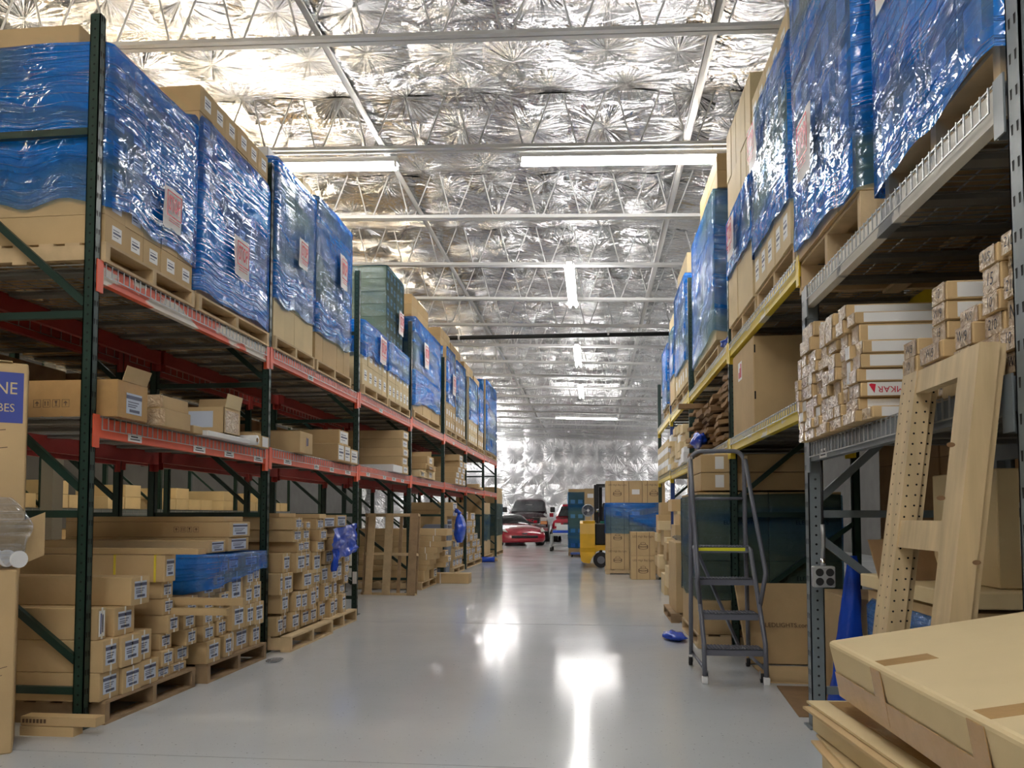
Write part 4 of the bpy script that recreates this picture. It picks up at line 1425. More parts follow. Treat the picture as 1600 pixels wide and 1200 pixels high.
# second bay
zl = LO[1] + 0.012
o = carton('long brown carton alone just past second green post, blue mark on end', -3.75, -2.68, 6.78, 7.10, zl, zl + 0.20, GS)
add_label(o, 'px', -2.68, 6.96, zl + 0.11, 0.09, 0.10, m=kraft, style=2)
for k, (y0, y1, z0, z1) in enumerate(((7.86, 8.07, 0, 0.19), (8.075, 8.28, 0, 0.19), (8.285, 8.55, 0, 0.165), (7.98, 8.30, 0.19, 0.35))):
    o = carton(f'brown carton with shiny white-labelled end before third post, {["lower near", "lower middle", "lower far", "upper"][k]} one', -3.70, -2.69 - 0.03 * (k == 3), y0, y1, zl + z0, zl + z1, GS)
    add_label(o, 'px', -2.69 - 0.03 * (k == 3), (y0 + y1) / 2, zl + (z0 + z1) / 2, (y1 - y0) * 0.8, (z1 - z0) * 0.8, style=1)
    if k == 3:
        marks(o, -3.35, y0 + 0.002, zl + 0.27, 0.04)
        strap_on(o, -3.70, -2.72, 8.1, zl + z0, zl + z1, 1, strap_white)
# third bay
zl = LO[2] + 0.012
o = carton('white long carton lying lowest in the third bay of lower orange beams', -3.7, -2.70, 10.15, 10.66, zl, zl + 0.10, GS, white_card)
for k in range(5):
    o = carton(f'long dark-sided carton in the third bay stack, layer {NUM[k]} from the beams', -3.75, -2.71 - 0.01 * (k % 2), 10.70, 11.05 - 0.0 * k, zl + 0.125 * k, zl + 0.125 * (k + 1), GS)
    add_label(o, 'px', -2.71 - 0.01 * (k % 2), 10.87, zl + 0.125 * k + 0.06, 0.22, 0.08, style=1)
# fourth bay
zl = LO[3] + 0.012
for k, (y0, y1, z0, z1, xe, ln) in enumerate(((11.75, 12.15, 0, 0.11, -2.70, 0.8), (12.25, 13.0, 0, 0.15, -2.72, 0.75), (12.2, 12.95, 0.15, 0.235, -2.70, 0.9), (12.3, 12.8, 0.235, 0.37, -2.70, 0.8))):
    o = carton(f'assorted opened carton in the fourth bay heap, {ORD[k]} from its foot', xe - ln, xe, y0, y1, zl + z0, zl + z1, GS, kraft_pale if k < 2 else kraft)
    add_label(o, 'px', xe, (y0 + y1) / 2, zl + (z0 + z1) / 2, 0.2, (z1 - z0) * 0.7, style=1)
    if k in (0, 1, 2):
        for q in range(2):
            if y1 - y0 > 0.5 or q == 0:
                flap(o, (xe + 0.001, y0 + 0.05 + q * 0.3, zl + z1 - 0.012), (0.0, 0.22, 0.0), (0.07, 0.0, -0.04 + 0.02 * (q % 2)))
    if k == 3:
        flap(o, (xe - ln + 0.05, y1, zl + z1), (ln - 0.1, 0, 0), (0, 0.06, 0.11))
# fifth bay
zl = LO[4] + 0.012
B5 = ((14.8, 15.2, 0, 0.13), (15.22, 15.6, 0, 0.13), (15.62, 16.05, 0, 0.13), (14.9, 15.3, 0.13, 0.25), (15.32, 15.95, 0.13, 0.25), (15.1, 15.55, 0.25, 0.36), (15.57, 16.0, 0.25, 0.36), (15.3, 15.75, 0.36, 0.49), (15.78, 16.2, 0.36, 0.50), (15.25, 15.72, 0.49, 0.62))
for k, (y0, y1, z0, z1) in enumerate(B5):
    o = carton(f'white-labelled carton in the fifth bay stack, {ORD[k]} counted from its foot', -3.65, -2.70, y0, y1, zl + z0, zl + z1, GS)
    add_label(o, 'px', -2.70, (y0 + y1) / 2, zl + (z0 + z1) / 2, 0.26, 0.09, style=1)
o = carton('long thin carton poking out of the sixth bay lower beams', -3.3, -2.55, 16.9, 17.1, LO[5] + 0.012, LO[5] + 0.09, GS)
carton('thin flat carton lying in the sixth bay of lower beams', -3.5, -2.69, 17.2, 18.6, LO[5] + 0.012, LO[5] + 0.06, GS)

# ------------------------------------------------------------------ floor piles along the orange racking
pallet(-3.74, -2.68, 4.02, 4.98, 0.0, 'worn pallet under the carton pile beside the first green post', wood_dark, 0.13)
pile(P1, -2.69, 1, 1.03, 'first pile', 'strapped cartons of the pile beside the first green post')
pallet(-3.72, -2.64, 5.07, 6.02, 0.0, 'dark worn pallet under the blue-draped carton pile', wood_dark, 0.13)
pile(P2, -2.66, 1, 1.03, 'blue-draped pile', 'strapped cartons of the blue-draped pile')
pallet(-3.70, -2.55, 6.30, 7.36, 0.0, 'pale pallet sticking out under the tall carton pile', wood, 0.13)
pallet(-3.70, -2.60, 7.40, 8.28, 0.0, 'pale pallet at the far end of the tall carton pile', wood, 0.13)
pile(P3, -2.66, 1, 1.03, 'tall pile', 'strapped cartons of the tall pile')

# long cartons that lie on top of the first pile
GK = 'long cartons lying on the floor piles'
ztop1 = 0.91


def over(label, x0, x1, y0, y1, z0, z1, sym=False, lab=True, m=None, g=GK):
    o = carton(label, x0, x1, y0, y1, z0, z1, g, m)
    if lab:
        add_label(o, 'px', x1, (y0 + y1) / 2, (z0 + z1) / 2, (y1 - y0) * 0.7, (z1 - z0) * 0.75, m=label_grey)
    if sym:
        marks(o, x1 - 0.42, y0 + 0.002, (z0 + z1) / 2, 0.04)
    return o


o = carton('thin brown board slanting across the blue-draped pile top', -3.75, -2.47, 4.60, 4.70, 0.907, 0.945, GK)
o = carton('long thin carton with stencilled side poking out of the first pile, upper', -3.3, -2.25, 4.76, 4.81, 0.572, 0.618, GK, bev=0)
o = carton('long thin carton poking out of the first pile, lower', -3.3, -2.33, 4.70, 4.752, 0.515, 0.56, GK, bev=0)
# two thin cartons lying on the floor behind the first post
for k, (y0, z0, z1, x1) in enumerate(((3.845, 0.0, 0.05, -2.70), (3.85, 0.052, 0.10, -2.58))):
    o = carton(['thin kraft carton lying on floor across the first green post, lower', 'thin kraft carton with stencil across the first green post, upper'][k], -3.0, x1, y0 - 0.06, y0 + 0.02, z0, z1, GK, bev=0)
    if k == 1:
        c = MB()
        for i in range(7):
            c.box(-2.99 + 0.02 * i, -2.978 + 0.02 * i, y0 - 0.0605, y0 - 0.058, 0.066, 0.086)
        c.build('stencil', ink_brown, o)

# blue film draped over the second pile
r = root('draped_film', 'crumpled blue stretch film draped over the upper cartons of second pile', 'plastic film', (-3.2, 5.5, 0.85), 'loose blue film')
film_sheet(r, -3.70, -2.665, 5.03, 5.99, 0.62, 0.87, film_deep, name='film', seed=21, tilt=0.13, wr=0.022, ragged=0.05, off=0.02, nz=16, dens=18, fold=0.25)
for k, (y0, y1, z0, z1, x1, sym) in enumerate(((5.18, 5.42, 0.885, 0.975, -2.70, False), (5.46, 5.80, 0.885, 0.99, -2.70, True), (5.46, 5.80, 0.99, 1.105, -2.69, True), (5.46, 5.78, 1.105, 1.145, -2.74, False))):
    over(['long carton lying in front on the blue film, labelled end', 'long carton on the blue film, lowest of the rear three', 'long carton on the blue film, middle of the rear three', 'thin long carton on the blue film, topmost of the rear three'][k], -4.0, x1, y0, y1, z0, z1, sym, k < 3)
# long cartons on the tall pile
for k, (y0, y1, z0, z1, x1) in enumerate(((6.66, 7.05, 1.14, 1.175, -2.82), (7.5, 7.95, 0.93, 0.965, -2.72), (7.46, 7.84, 1.03, 1.14, -2.70), (7.86, 8.2, 1.03, 1.16, -2.70), (7.25, 7.44, 1.124, 1.17, -2.66))):
    over(['thin flat carton on top of the tall pile near end', 'thin carton under blue film on tall pile', 'long labelled carton high on the tall pile, nearer one', 'long labelled carton high on the tall pile, farther one', 'short open-ended carton high on the tall pile'][k], -3.72, x1, y0, y1, z0, z1, False, k in (2, 3))
carton('large plain carton filling the back of the tall pile, nearer', -3.72, -2.80, 7.47, 7.84, 0.967, 1.03, GK)
carton('large plain carton filling the back of the tall pile, farther', -3.72, -2.80, 7.86, 8.2, 0.926, 1.03, GK)
r = root('draped_film', 'sheet of blue film hanging from the top of the tall carton pile', 'plastic film', (-2.6, 7.9, 0.85), 'loose blue film')
c = MB()
def drape(u, v):
    y = 7.48 + 0.76 * u
    z = 1.02 - (0.34 - 0.08 * u) * v + 0.05 * u * (1 - v)
    return (-2.60 + 0.045 * noise.noise((u * 4, v * 3, 4)) + 0.02 * noise.noise((u * 12, v * 10, 5)), y, z + 0.02 * noise.noise((u * 6, v, 8)))
c.grid(drape, 26, 20, uvfn=lambda u, v: (u, v * 0.5))
c.build('sheet', plastic_blue, r, smooth=True)
c = MB()
def tail(u, v):
    y = 7.42 + (0.20 - 0.10 * v) * u + 0.03 * v
    return (-2.58 + 0.05 * noise.noise((u * 5, v * 3, 14)), y, 0.80 - 0.20 * v + 0.02 * noise.noise((u * 6, v, 18)))
c.grid(tail, 14, 12, uvfn=lambda u, v: (u * .3, v * 0.3))
c.build('loose_tail', plastic_blue, r, smooth=True)

# pallet leaning upright beyond the third post
def standing_pallet():
    r = root('pallet', 'weathered pallet standing upright against long cartons past third green post', 'pallet', (-3.0, 11.1, 0), 'wooden pallets')
    A, B = Vector((-3.40, 11.0, 0.0)), Vector((-2.575, 10.92, 0.0))
    u = (B - A)
    W = u.length
    u.normalize()
    up = Vector((0, 0.20, 1.185))
    H = up.length
    up.normalize()
    n = u.cross(up).normalized()      # towards the viewer is -n
    if n.y > 0:
        n = -n
    def bd(nm, u0, u1, v0, v1, d0, d1, m):
        c = MB()
        p = A + u * (u0 + u1) / 2 + up * (v0 + v1) / 2 + n * (d0 + d1) / 2
        c.obox(p, u * (u1 - u0) / 2, up * (v1 - v0) / 2, n * (d1 - d0) / 2)
        return c.build(nm, m, r)
    for v0, v1 in ((0, 0.035), (H * 0.5 - 0.018, H * 0.5 + 0.018), (H - 0.035, H)):
        bd('stringer', 0, W, v0, v1, -0.09, 0.0, wood)
    for u0, u1, m in ((0.02, 0.035, wood_dark), (0.06, 0.17, wood), (0.33, 0.45, wood), (W - 0.12, W, wood_dark)):
        bd('deck_board', u0, u1, 0.0, H, 0.0, 0.016, m)
    for u0, u1 in ((0.0, 0.06), (W * 0.62, W * 0.68), (W - 0.05, W)):
        bd('bottom_board', u0, u1, 0.0, H, -0.106, -0.09, wood_dark)
standing_pallet()

# long cartons behind the upright pallet
pallet(-3.75, -2.66, 11.75, 12.85, 0.0, 'pallet under the long cartons behind the upright pallet', wood, 0.12)
GP4 = 'long cartons behind the upright pallet'
zq = 0.12
for k, (h, x1, y0, y1) in enumerate(((0.165, -2.66, 11.9, 12.3), (0.08, -2.62, 11.95, 12.5), (0.09, -2.59, 12.0, 12.5), (0.10, -2.52, 12.0, 12.45), (0.10, -2.47, 12.0, 12.45), (0.09, -2.33, 12.05, 12.5), (0.09, -2.42, 12.05, 12.5), (0.11, -2.32, 12.05, 12.5))):
    o = carton(f'long strapped carton in the stack behind upright pallet, layer {NUM[k]} from the pallet', -3.75, x1, y0, y1, zq, zq + h, GP4)
    c = MB()
    xs = x1 - 0.13 - 0.07 * (k % 3)
    c.box(xs, xs + 0.012, y0 - 0.001, y0 + 0.003, zq, zq + h)
    c.build('strap', strap_white, o)
    zq += h
for k, (z0, z1, x1) in enumerate(((0.12, 0.30, -2.64), (0.30, 0.39, -2.44), (0.39, 0.49, -2.40), (0.49, 0.58, -2.45))):
    o = carton(f'labelled long carton behind the front stack there, layer {NUM[k]} from the pallet', -3.7, x1, 12.52, 12.83, z0, z1, GP4)
    add_label(o, 'px', x1, 12.67, (z0 + z1) / 2, 0.2, (z1 - z0) * 0.7)
o = carton('long carton lying out over the floor in front of the bin', -3.2, -2.12, 12.95, 13.25, 0.0, 0.17, GP4)
c = MB()
c.box(-2.62, -2.60, 12.948, 12.953, 0.0, 0.171)
c.build('strap', strap_white, o)

# grey bin
def bin_():
    r = root('trash_bin', 'grey plastic wheeled bin with lid flap beside long cartons', 'bin', (-3.05, 14.3, 0))
    c = MB()
    a, b_ = [], []
    x0, x1, y0, y1 = -3.22, -2.70, 14.08, 14.56
    c.hexa([(x0 + .05, y0 + .05, 0.02), (x1 - .05, y0 + .05, .02), (x1 - .05, y1 - .05, .02), (x0 + .05, y1 - .05, .02), (x0, y0, .84), (x1, y0, .84), (x1, y1, .84), (x0, y1, .84)])
    c.build('body', bin_grey, r, bevel=0.02)
    c = MB()
    c.box(x0 - .03, x1 + .03, y0 - .03, y1 + .03, .84, .89)
    c.build('rim', bin_grey, r, bevel=0.01)
    c = MB()
    c.hexa([(x0, y0, .89), (x1, y0, .89), (x1, y1, .89), (x0, y1, .89), (x0 + .06, y0 + .1, .99), (x1 - .03, y0 + .1, .99), (x1 - .03, y1 - .1, .99), (x0 + .06, y1 - .1, .99)])
    c.build('lid', bin_grey, r, bevel=0.01)
    c = MB()
    c.box(x1 - 0.02, x1 + 0.006, y0 + .10, y1 - .10, .90, .975)
    c.build('opening_flap', grey_dark, r)
    for y in (y0 + .08, y1 - .08):
        c = MB()
        c.tube([(x0 + .02, y - .02, .06), (x0 + .02, y + .02, .06)], 0.06, 12)
        c.build('wheel', black, r, smooth=True)
bin_()
# pile past the bin
pallet(-3.8, -2.74, 14.9, 16.2, 0.0, 'pallet past the grey bin, under short cartons', wood, 0.12)
pallet(-3.8, -2.76, 16.6, 18.9, 0.0, 'long pallet past the grey bin, under tall carton columns', wood, 0.12)
GP5 = 'strapped cartons of the piles past the grey bin'
P5 = [(15.0, 15.38, .12, .30, 0), (15.38, 15.78, .12, .30, 0), (15.78, 16.18, .12, .30, 0), (15.0, 15.38, .30, .50, 0), (15.38, 15.78, .30, .49, 0), (15.78, 16.18, .30, .49, 0), (15.0, 15.4, .50, .66, 0), (15.4, 15.8, .49, .66, 0)]
pile(P5, -2.76, 1, 1.0, 'short pile past the bin', GP5)
P6 = []
for a, b_, n in ((16.65, 17.0, 6), (17.0, 17.35, 6), (17.35, 17.7, 6), (17.7, 18.05, 6), (18.05, 18.4, 4), (18.4, 18.8, 3)):
    for k in range(n):
        P6.append((a, b_, 0.12 + 0.155 * k, 0.12 + 0.155 * (k + 1), 0))
pile(P6, -2.78, 1, 1.0, 'column pile past the bin', GP5)
for k, (x0, x1, y0, y1, z0, z1) in enumerate(((-3.7, -2.9, 15.0, 15.6, .665, 1.14), (-3.7, -2.8, 15.1, 15.6, 1.14, 1.26), (-3.7, -2.8, 15.1, 15.6, 1.26, 1.42), (-3.7, -2.85, 16.7, 17.3, 1.055, 1.25), (-3.7, -2.8, 17.35, 18.0, 1.055, 1.22))):
    over(['large plain carton behind the blue bag past the bin', 'flat carton on the large plain carton, lower of two', 'flat carton on the large plain carton, upper of two', 'brown carton on the column pile, nearer one', 'brown carton on the column pile, farther one'][k], x0, x1, y0, y1, z0, z1, g=GP5)
r = root('plastic_bag', 'bulging blue plastic bag hanging over the carton pile past the bin', 'plastic film', (-2.72, 15.2, 0.5), 'loose blue film')
c = MB()
def bag(u, v):
    a = 2 * PI * u
    wv = 0.02 * noise.noise((math.cos(a) * 5, math.sin(a) * 5, v * 9))
    rr = wv + 0.14 * (math.sin(PI * min(1, v * 0.9 + 0.1)) ** 0.6) * (1 + 0.25 * noise.noise((math.cos(a) * 1.5, math.sin(a) * 1.5, v * 3)))
    return (-2.66 + rr * math.cos(a) * 0.8, 15.15 + rr * math.sin(a) * 1.6, 0.62 + 0.58 * v)
c.grid(bag, 24, 18, closed=True, uvfn=lambda u, v: (u, v))
c.build('bag', plastic_blue, r, smooth=True)
c = MB()
c.tube([(-2.66, 15.15, 1.18), (-2.70, 15.15, 1.24), (-2.74, 15.2, 1.25)], 0.03, 8, radii=[0.05, 0.03, 0.05])
c.build('knot', plastic_blue, r, smooth=True)
# far wrapped stack at the end of the orange racking
pallet(-4.0, -2.8, 19.6, 21.2, 0.0, 'pallet under the dark wrapped stack by the last green post', wood, 0.12)
load('teal-wrapped tall stack by the last green post, bare cartons above and below', -2.82, 1, 1.15, 21.9, 23.6, 0.12, 1.98, 3, 4, film_teal, 0.58, 1.52, 'wrapped stacks standing on the floor', lab=None, seed=31, detail=False)
pallet(-4.0, -2.80, 21.85, 23.65, 0.0, 'pallet under the teal-wrapped stack at racking end', wood, 0.12)
load('dark wrapped stack standing under the last bay of orange racking', -2.86, 1, 1.1, 19.65, 21.15, 0.12, 1.5, 3, 4, film_teal, 0.5, 1.2, 'wrapped stacks standing on the floor', lab=None, seed=32, detail=False)
r = root('film_roll', 'roll of blue film lying on floor by last pallets', 'film roll', (-2.68, 18.2, 0.0), 'loose blue film')
c = MB()
c.tube([(-3.0, 18.95, 0.07), (-2.45, 18.95, 0.07)], 0.065, 14)
c.build('roll', plastic_blue, r, smooth=True)
c = MB()
c.tube([(-2.45, 18.95, 0.07), (-2.38, 18.95, 0.07)], 0.04, 12)
c.build('core', kraft, r, smooth=True)

# ------------------------------------------------------------------ near corner by the first green post
def turned_box(name, label, cat, A, B, depth, z0, z1, m, group=None):
    """box whose front face runs from A to B on the floor plan; returns object, unit along the face, unit out of it"""
    A, B = Vector((A[0], A[1], 0)), Vector((B[0], B[1], 0))
    u = (B - A)
    W = u.length
    u.normalize()
    n = Vector((u.y, -u.x, 0))          # out of the face
    c = MB()
    q = [A, B, B - n * depth, A - n * depth]
    c.hexa([(p.x, p.y, z0) for p in q] + [(p.x, p.y, z1) for p in q])
    o = c.build(name, m, loc=((A.x + B.x) / 2, (A.y + B.y) / 2, z0), bevel=0.006)
    tag(o, label, cat, group)
    return o, u, n


o, u, n = turned_box('tall_carton', 'tall brown carton with blue printed panel standing beside first green post', 'box', (-3.445, 3.25), (-2.91, 3.66), 0.24, 0.89, 1.935, kraft)
B = Vector((-2.91, 3.66, 0))
c = MB()
p = B - u * 0.018
pts = []
w_ = 0.52
c.hexa([tuple(p - u * w_ + n * 0.0005 + Vector((0, 0, 1.625))), tuple(p + n * 0.0005 + Vector((0, 0, 1.625))), tuple(p - n * 0.001 + Vector((0, 0, 1.625))), tuple(p - u * w_ - n * 0.001 + Vector((0, 0, 1.625))),
        tuple(p - u * w_ + n * 0.0005 + Vector((0, 0, 1.885))), tuple(p + n * 0.0005 + Vector((0, 0, 1.885))), tuple(p - n * 0.001 + Vector((0, 0, 1.885))), tuple(p - u * w_ - n * 0.001 + Vector((0, 0, 1.885)))])
pan = c.build('printed_panel', simple('blue_printed_panel', (52, 68, 150), 0.55), o)
ang = math.atan2(u.y, u.x)
q = p - u * 0.128 + n * 0.001
lettering('ULINE', kraft_pale, (q.x, q.y, 1.80), 0.062, pan, rot=(PI / 2, 0, ang), squash=0.85)
q = p - u * 0.108 + n * 0.001
lettering('TUBES', kraft_pale, (q.x, q.y, 1.70), 0.042, pan, rot=(PI / 2, 0, ang), squash=0.85)
c = MB()
for z, a, b_, dz in ((1.54, .42, .09, .10), (1.44, .45, .08, .12), (1.20, .45, .11, .10), (0.985, .42, .12, .11)):
    pa, pb = B - u * a + n * 0.0008, B - u * b_ + n * 0.0008
    c.bar((pa.x, pa.y, z), (pb.x, pb.y, z + dz * 0.5), 0.0015, 0.004, up=(0, 0, 1))
for z, a, b_, dz in ((1.50, .40, .16, -.16), (1.12, .42, .18, -.2)):
    pa, pb = B - u * a + n * 0.0008, B - u * b_ + n * 0.0008
    c.bar((pa.x, pa.y, z), (pb.x, pb.y, z + dz * 0.5), 0.0015, 0.003, up=(0, 0, 1))
c.build('printed_lines', ink_brown, o)
c = MB()
pa = B - u * 0.17
c.obox((pa + Vector((0, 0, 1.94)) + n * -0.02), u * 0.10, n * 0.035, (0, 0, 0.0015))
c.build('tape', kraft_pale, o)
o, u, n = turned_box('brown_carton', 'brown carton with ruled lines on the floor, below bag of white caps', 'box', (-3.37, 3.075), (-2.81, 3.50), 0.34, 0.0, 0.885, kraft)
B = Vector((-2.81, 3.50, 0))
c = MB()
for z, a, b_, dz in ((0.80, .40, .10, .10), (0.60, .42, .09, .16), (0.56, .42, .12, .16), (0.33, .40, .03, .18), (0.29, .40, .05, .18)):
    pa, pb = B - u * a + n * 0.0008, B - u * b_ + n * 0.0008
    c.bar((pa.x, pa.y, z), (pb.x, pb.y, z + dz * 0.5), 0.0015, 0.003)
c.build('printed_lines', ink_brown, o)
flap(o, tuple(B - u * 0.02 - n * 0.14 + Vector((0, 0, 0.889))), tuple(u * 0.13 + Vector((0, 0, 0.06))), tuple(n * 0.02 + Vector((0, 0, 0.22))))
# bag with white caps lying on the front edge of that carton
r = root('clear_plastic_bag', 'clear plastic bag holding white round caps beside the first green post', 'bag', tuple(B - u * 0.12 + Vector((0, 0, 0.89))))
c = MB()
def bagfn(uu, v):
    a = 2 * PI * uu
    f = math.sin(PI * (0.08 + 0.84 * v)) ** 0.5
    wob = 1 + 0.12 * noise.noise((math.cos(a) * 2, math.sin(a) * 2, v * 4))
    pp = B - u * (0.12 - 0.17 * math.cos(a) * f * wob) + n * (-0.06 + 0.05 * math.sin(a) * f * wob)
    return (pp.x, pp.y, 0.892 + 0.35 * v)
c.grid(bagfn, 28, 18, closed=True, uvfn=lambda a, b_: (a * 0.8, b_ * 0.4))
c.build('bag', film_clear, r, smooth=True)
for k in range(6):
    pp = B - u * (0.0 + 0.05 * k) + n * (-0.045 - 0.012 * (k % 2))
    c = MB()
    ax = (n * 0.75 + u * 0.5).normalized()
    z = 0.935 + 0.006 * (k % 3)
    c.tube([(pp.x, pp.y, z), tuple(pp + ax * 0.014 + Vector((0, 0, z)))], 0.042, 18)
    o = c.build('round_cap', plastic_white, loc=(pp.x, pp.y, z - 0.042), smooth=False)
    tag(o, f'white round plastic cap in the clear bag, {ORD[k]} from the green post', 'cap', 'white caps in the bag')

# ------------------------------------------------------------------ grey and yellow rack: wrapped loads above
GR = 'wrapped pallet loads on the grey and yellow beams'
RD = 1.05
def rpallet(y0, y1, z, lab, x0=GX + 0.015, h=0.125):
    return pallet(x0, x0 + 1.0, y0, y1, z, lab, group='pallets on the grey and yellow beams', along='x', h=h)
rpallet(2.32, 3.21, 2.415, 'wooden pallet under the nearest blue load on scuffed white beam')
load('nearest blue-wrapped load on the scuffed white beam, film sagging under its foot', GX - 0.005, -1, RD, 2.30, 3.24, 2.545, 4.1, 4, 6, film_blue, 2.50, 4.12, GR, sign=(2.98, 3.25, 0.2, 0.26), seed=41, tilt=-0.05, sag=0.02, lstyle=3)
rpallet(3.50, 4.52, 2.415, 'wooden pallet under the second blue load from near end, white beam', h=0.18)
load('blue-wrapped load with crumpled white sheet at the grey and yellow racks junction', GX - 0.005, -1, RD, 3.50, 4.52, 2.60, 4.2, 4, 6, film_blue, 2.60, 4.22, GR, sign=(4.12, 3.12, 0.24, 0.34), seed=42, tilt=0.06, lstyle=3)
rpallet(4.62, 5.66, YU[0] + 0.012, 'wooden pallet in the first yellow bay, nearer one')
load('blue-wrapped load in first yellow bay, tan labelled cartons along foot', GX - 0.005, -1, RD, 4.62, 5.66, 2.76, 4.20, 5, 5, film_blue, 3.02, 4.22, GR, sign=(5.42, 3.75, 0.24, 0.32), seed=43, kraft_m=kraft_pale, taper=0.1)
rpallet(5.72, 6.72, YU[0] + 0.012, 'wooden pallet in the first yellow bay, farther one')
load('tan carton load in first yellow bay, blue film only at middle', GX - 0.005, -1, RD, 5.72, 6.72, 2.76, 4.45, 5, 4, film_blue, 3.18, 3.68, GR, lab=None, sign=(6.3, 3.42, 0.26, 0.34), seed=44, kraft_m=kraft_pale)
rpallet(7.42, 9.1, YU[1] + 0.012, 'wooden pallet just past the green post, under tall blue load')
load('tall glossy blue-wrapped load past the green post on yellow beams', GX - 0.005, -1, RD, 7.42, 9.05, 2.83, 4.28, 6, 5, film_blue, 2.92, 4.3, GR, lab=None, seed=45, kraft_m=kraft_pale, tilt=-0.08)
for j in range(2):
    for i in range(2):
        carton(f'brown carton capping the tall glossy blue load, {["near", "far"][j]} one in layer {NUM[i]}', GX + 0.03, GX + 0.95, 7.45 + 0.6 * j, 8.04 + 0.6 * j, 4.32 + 0.17 * i, 4.49 + 0.17 * i, 'cartons capping loads on the yellow beams')
rpallet(9.72, 11.05, YU[2] + 0.012, 'wooden pallet in the third yellow bay')
load('blue-wrapped load in the third yellow bay with tan foot', GX - 0.005, -1, RD, 9.72, 11.05, 2.83, 4.2, 5, 5, film_blue, 3.1, 4.22, GR, lab='end', seed=46, kraft_m=kraft_pale, detail=False)
carton('tall tan carton standing on the third-bay blue load', GX + 0.02, GX + 0.9, 9.8, 10.9, 4.235, 4.5, 'cartons capping loads on the yellow beams', kraft_pale)
rpallet(11.2, 11.85, YU[2] + 0.012, 'narrow pallet before the blue upright on yellow beams')
load('narrow blue-wrapped load before the blue upright, tan cartons below', GX - 0.005, -1, RD, 11.2, 11.85, 2.83, 4.1, 2, 5, film_blue, 3.2, 3.9, GR, lab=None, seed=47, kraft_m=kraft_pale, detail=False)
rpallet(12.15, 13.1, YU[3] + 0.012, 'wooden pallet past the blue upright on yellow beams')
load('blue-wrapped load past the blue upright on yellow beams', GX - 0.005, -1, RD, 12.15, 13.1, 2.88, 3.85, 3, 4, film_blue, 2.9, 3.87, GR, lab=None, seed=48, detail=False)
r = root('film_scrap', 'loose crumpled blue film under the tall glossy load on yellow beam', 'plastic film', (1.2, 7.2, YU[1] + 0.01), 'loose blue film')
def lump(cx, cy, cz, rx, ry, rz, seed):
    def f(u, v):
        a = 2 * PI * u
        b_ = PI * v
        k = 1 + 0.5 * noise.noise((math.cos(a) * 2 * math.sin(b_), math.sin(a) * 2 * math.sin(b_), math.cos(b_) * 2 + seed))
        return (cx + rx * math.cos(a) * math.sin(b_) * k, cy + ry * math.sin(a) * math.sin(b_) * k, cz - rz * math.cos(b_) * (k if v > 0.5 else 1))
    return f
c = MB()
c.grid(lump(1.27, 7.08, YU[1] + 0.075, 0.10, 0.24, 0.06, 3), 22, 12, closed=True)
c.build('film', plastic_blue, r, smooth=True)

# ------------------------------------------------------------------ taped cartons on the grey shelf
GB1 = 'taped cartons of the stack by the grey upright'
pile(RB, 1.12, -1, 1.0, 'stack by grey upright', GB1, 'taped brown carton', 'tape')
GB2 = 'taped cartons of the stack above the wooden frame'
pile(RN, 1.22, -1, 0.98, 'stack above wooden frame', GB2, 'taped brown carton', 'tape')
WR = ('W/5', '10', 'N/S', '210', 'W/9', '15')
k = 0
for o in [x for x in bpy.data.objects if x.get('group') == GB2]:
    x0 = min(v.co.x for v in o.data.vertices)
    ys = [v.co.y for v in o.data.vertices]
    zs = [v.co.z for v in o.data.vertices]
    hgt = max(zs) - min(zs)
    if hgt > 0.045:
        P = ROOT[o.name]
        lettering(WR[k % 6], ink, (P.x + x0 - 0.0065, P.y + (max(ys) + min(ys)) / 2, P.z + (max(zs) + min(zs)) / 2), min(0.055, hgt * 0.5), o, 'nx', 'handwriting', roll=-0.12, squash=0.75)
        k += 1
# printed white side of the carton low at the near end of that stack
cand = [x for x in bpy.data.objects if x.get('group') == GB1]
def ylo(x):
    return ROOT[x.name].y + min(v.co.y for v in x.data.vertices)
def zlo(x):
    return ROOT[x.name].z
o = min((x for x in cand if ylo(x) > 3.30), key=lambda x: abs(ylo(x) - 3.36) * 2 + abs(zlo(x) - 1.653))
y_ = ylo(o)
c = MB()
c.box(1.15, 1.85, y_ - 0.003, y_ - 0.0015, zlo(o) + 0.004, zlo(o) + 0.060)
pn = c.build('printed_white_panel', white_card, o)
lettering('DEMKAR', ink_red, (1.268, y_ - 0.004, zlo(o) + 0.031), 0.026, pn, 'ny', roll=PI, squash=1.05)
c = MB()
zq = zlo(o)
c.poly([(1.156, y_ - 0.004, zq + 0.050), (1.178, y_ - 0.004, zq + 0.014), (1.184, y_ - 0.004, zq + 0.052), (1.164, y_ - 0.004, zq + 0.055)])
c.build('logo', ink_red, pn)

# ------------------------------------------------------------------ goods on the lower yellow beams
o = carton('large plain brown carton with two hand slots on the lower yellow beams', 1.19, 2.2, 5.85, 6.70, YL[0] + 0.012, 2.50, 'cartons on the lower yellow beams', kraft, bev=0.006)
c = MB()
for z in (2.37, 2.02):
    c.box(1.195, 1.205, 5.8485, 5.851, z, z + 0.06)
c.build('hand_slot', hole, o)
c = MB()
c.box(1.1885, 1.191, 6.30, 6.45, 2.25, 2.40)
for k in range(3):
    c.box(1.187, 1.189, 6.32 + 0.04 * k, 6.345 + 0.04 * k, 2.27, 2.38 - 0.03 * k, 1)
c.build('sticker', [paper, ink_red], o)
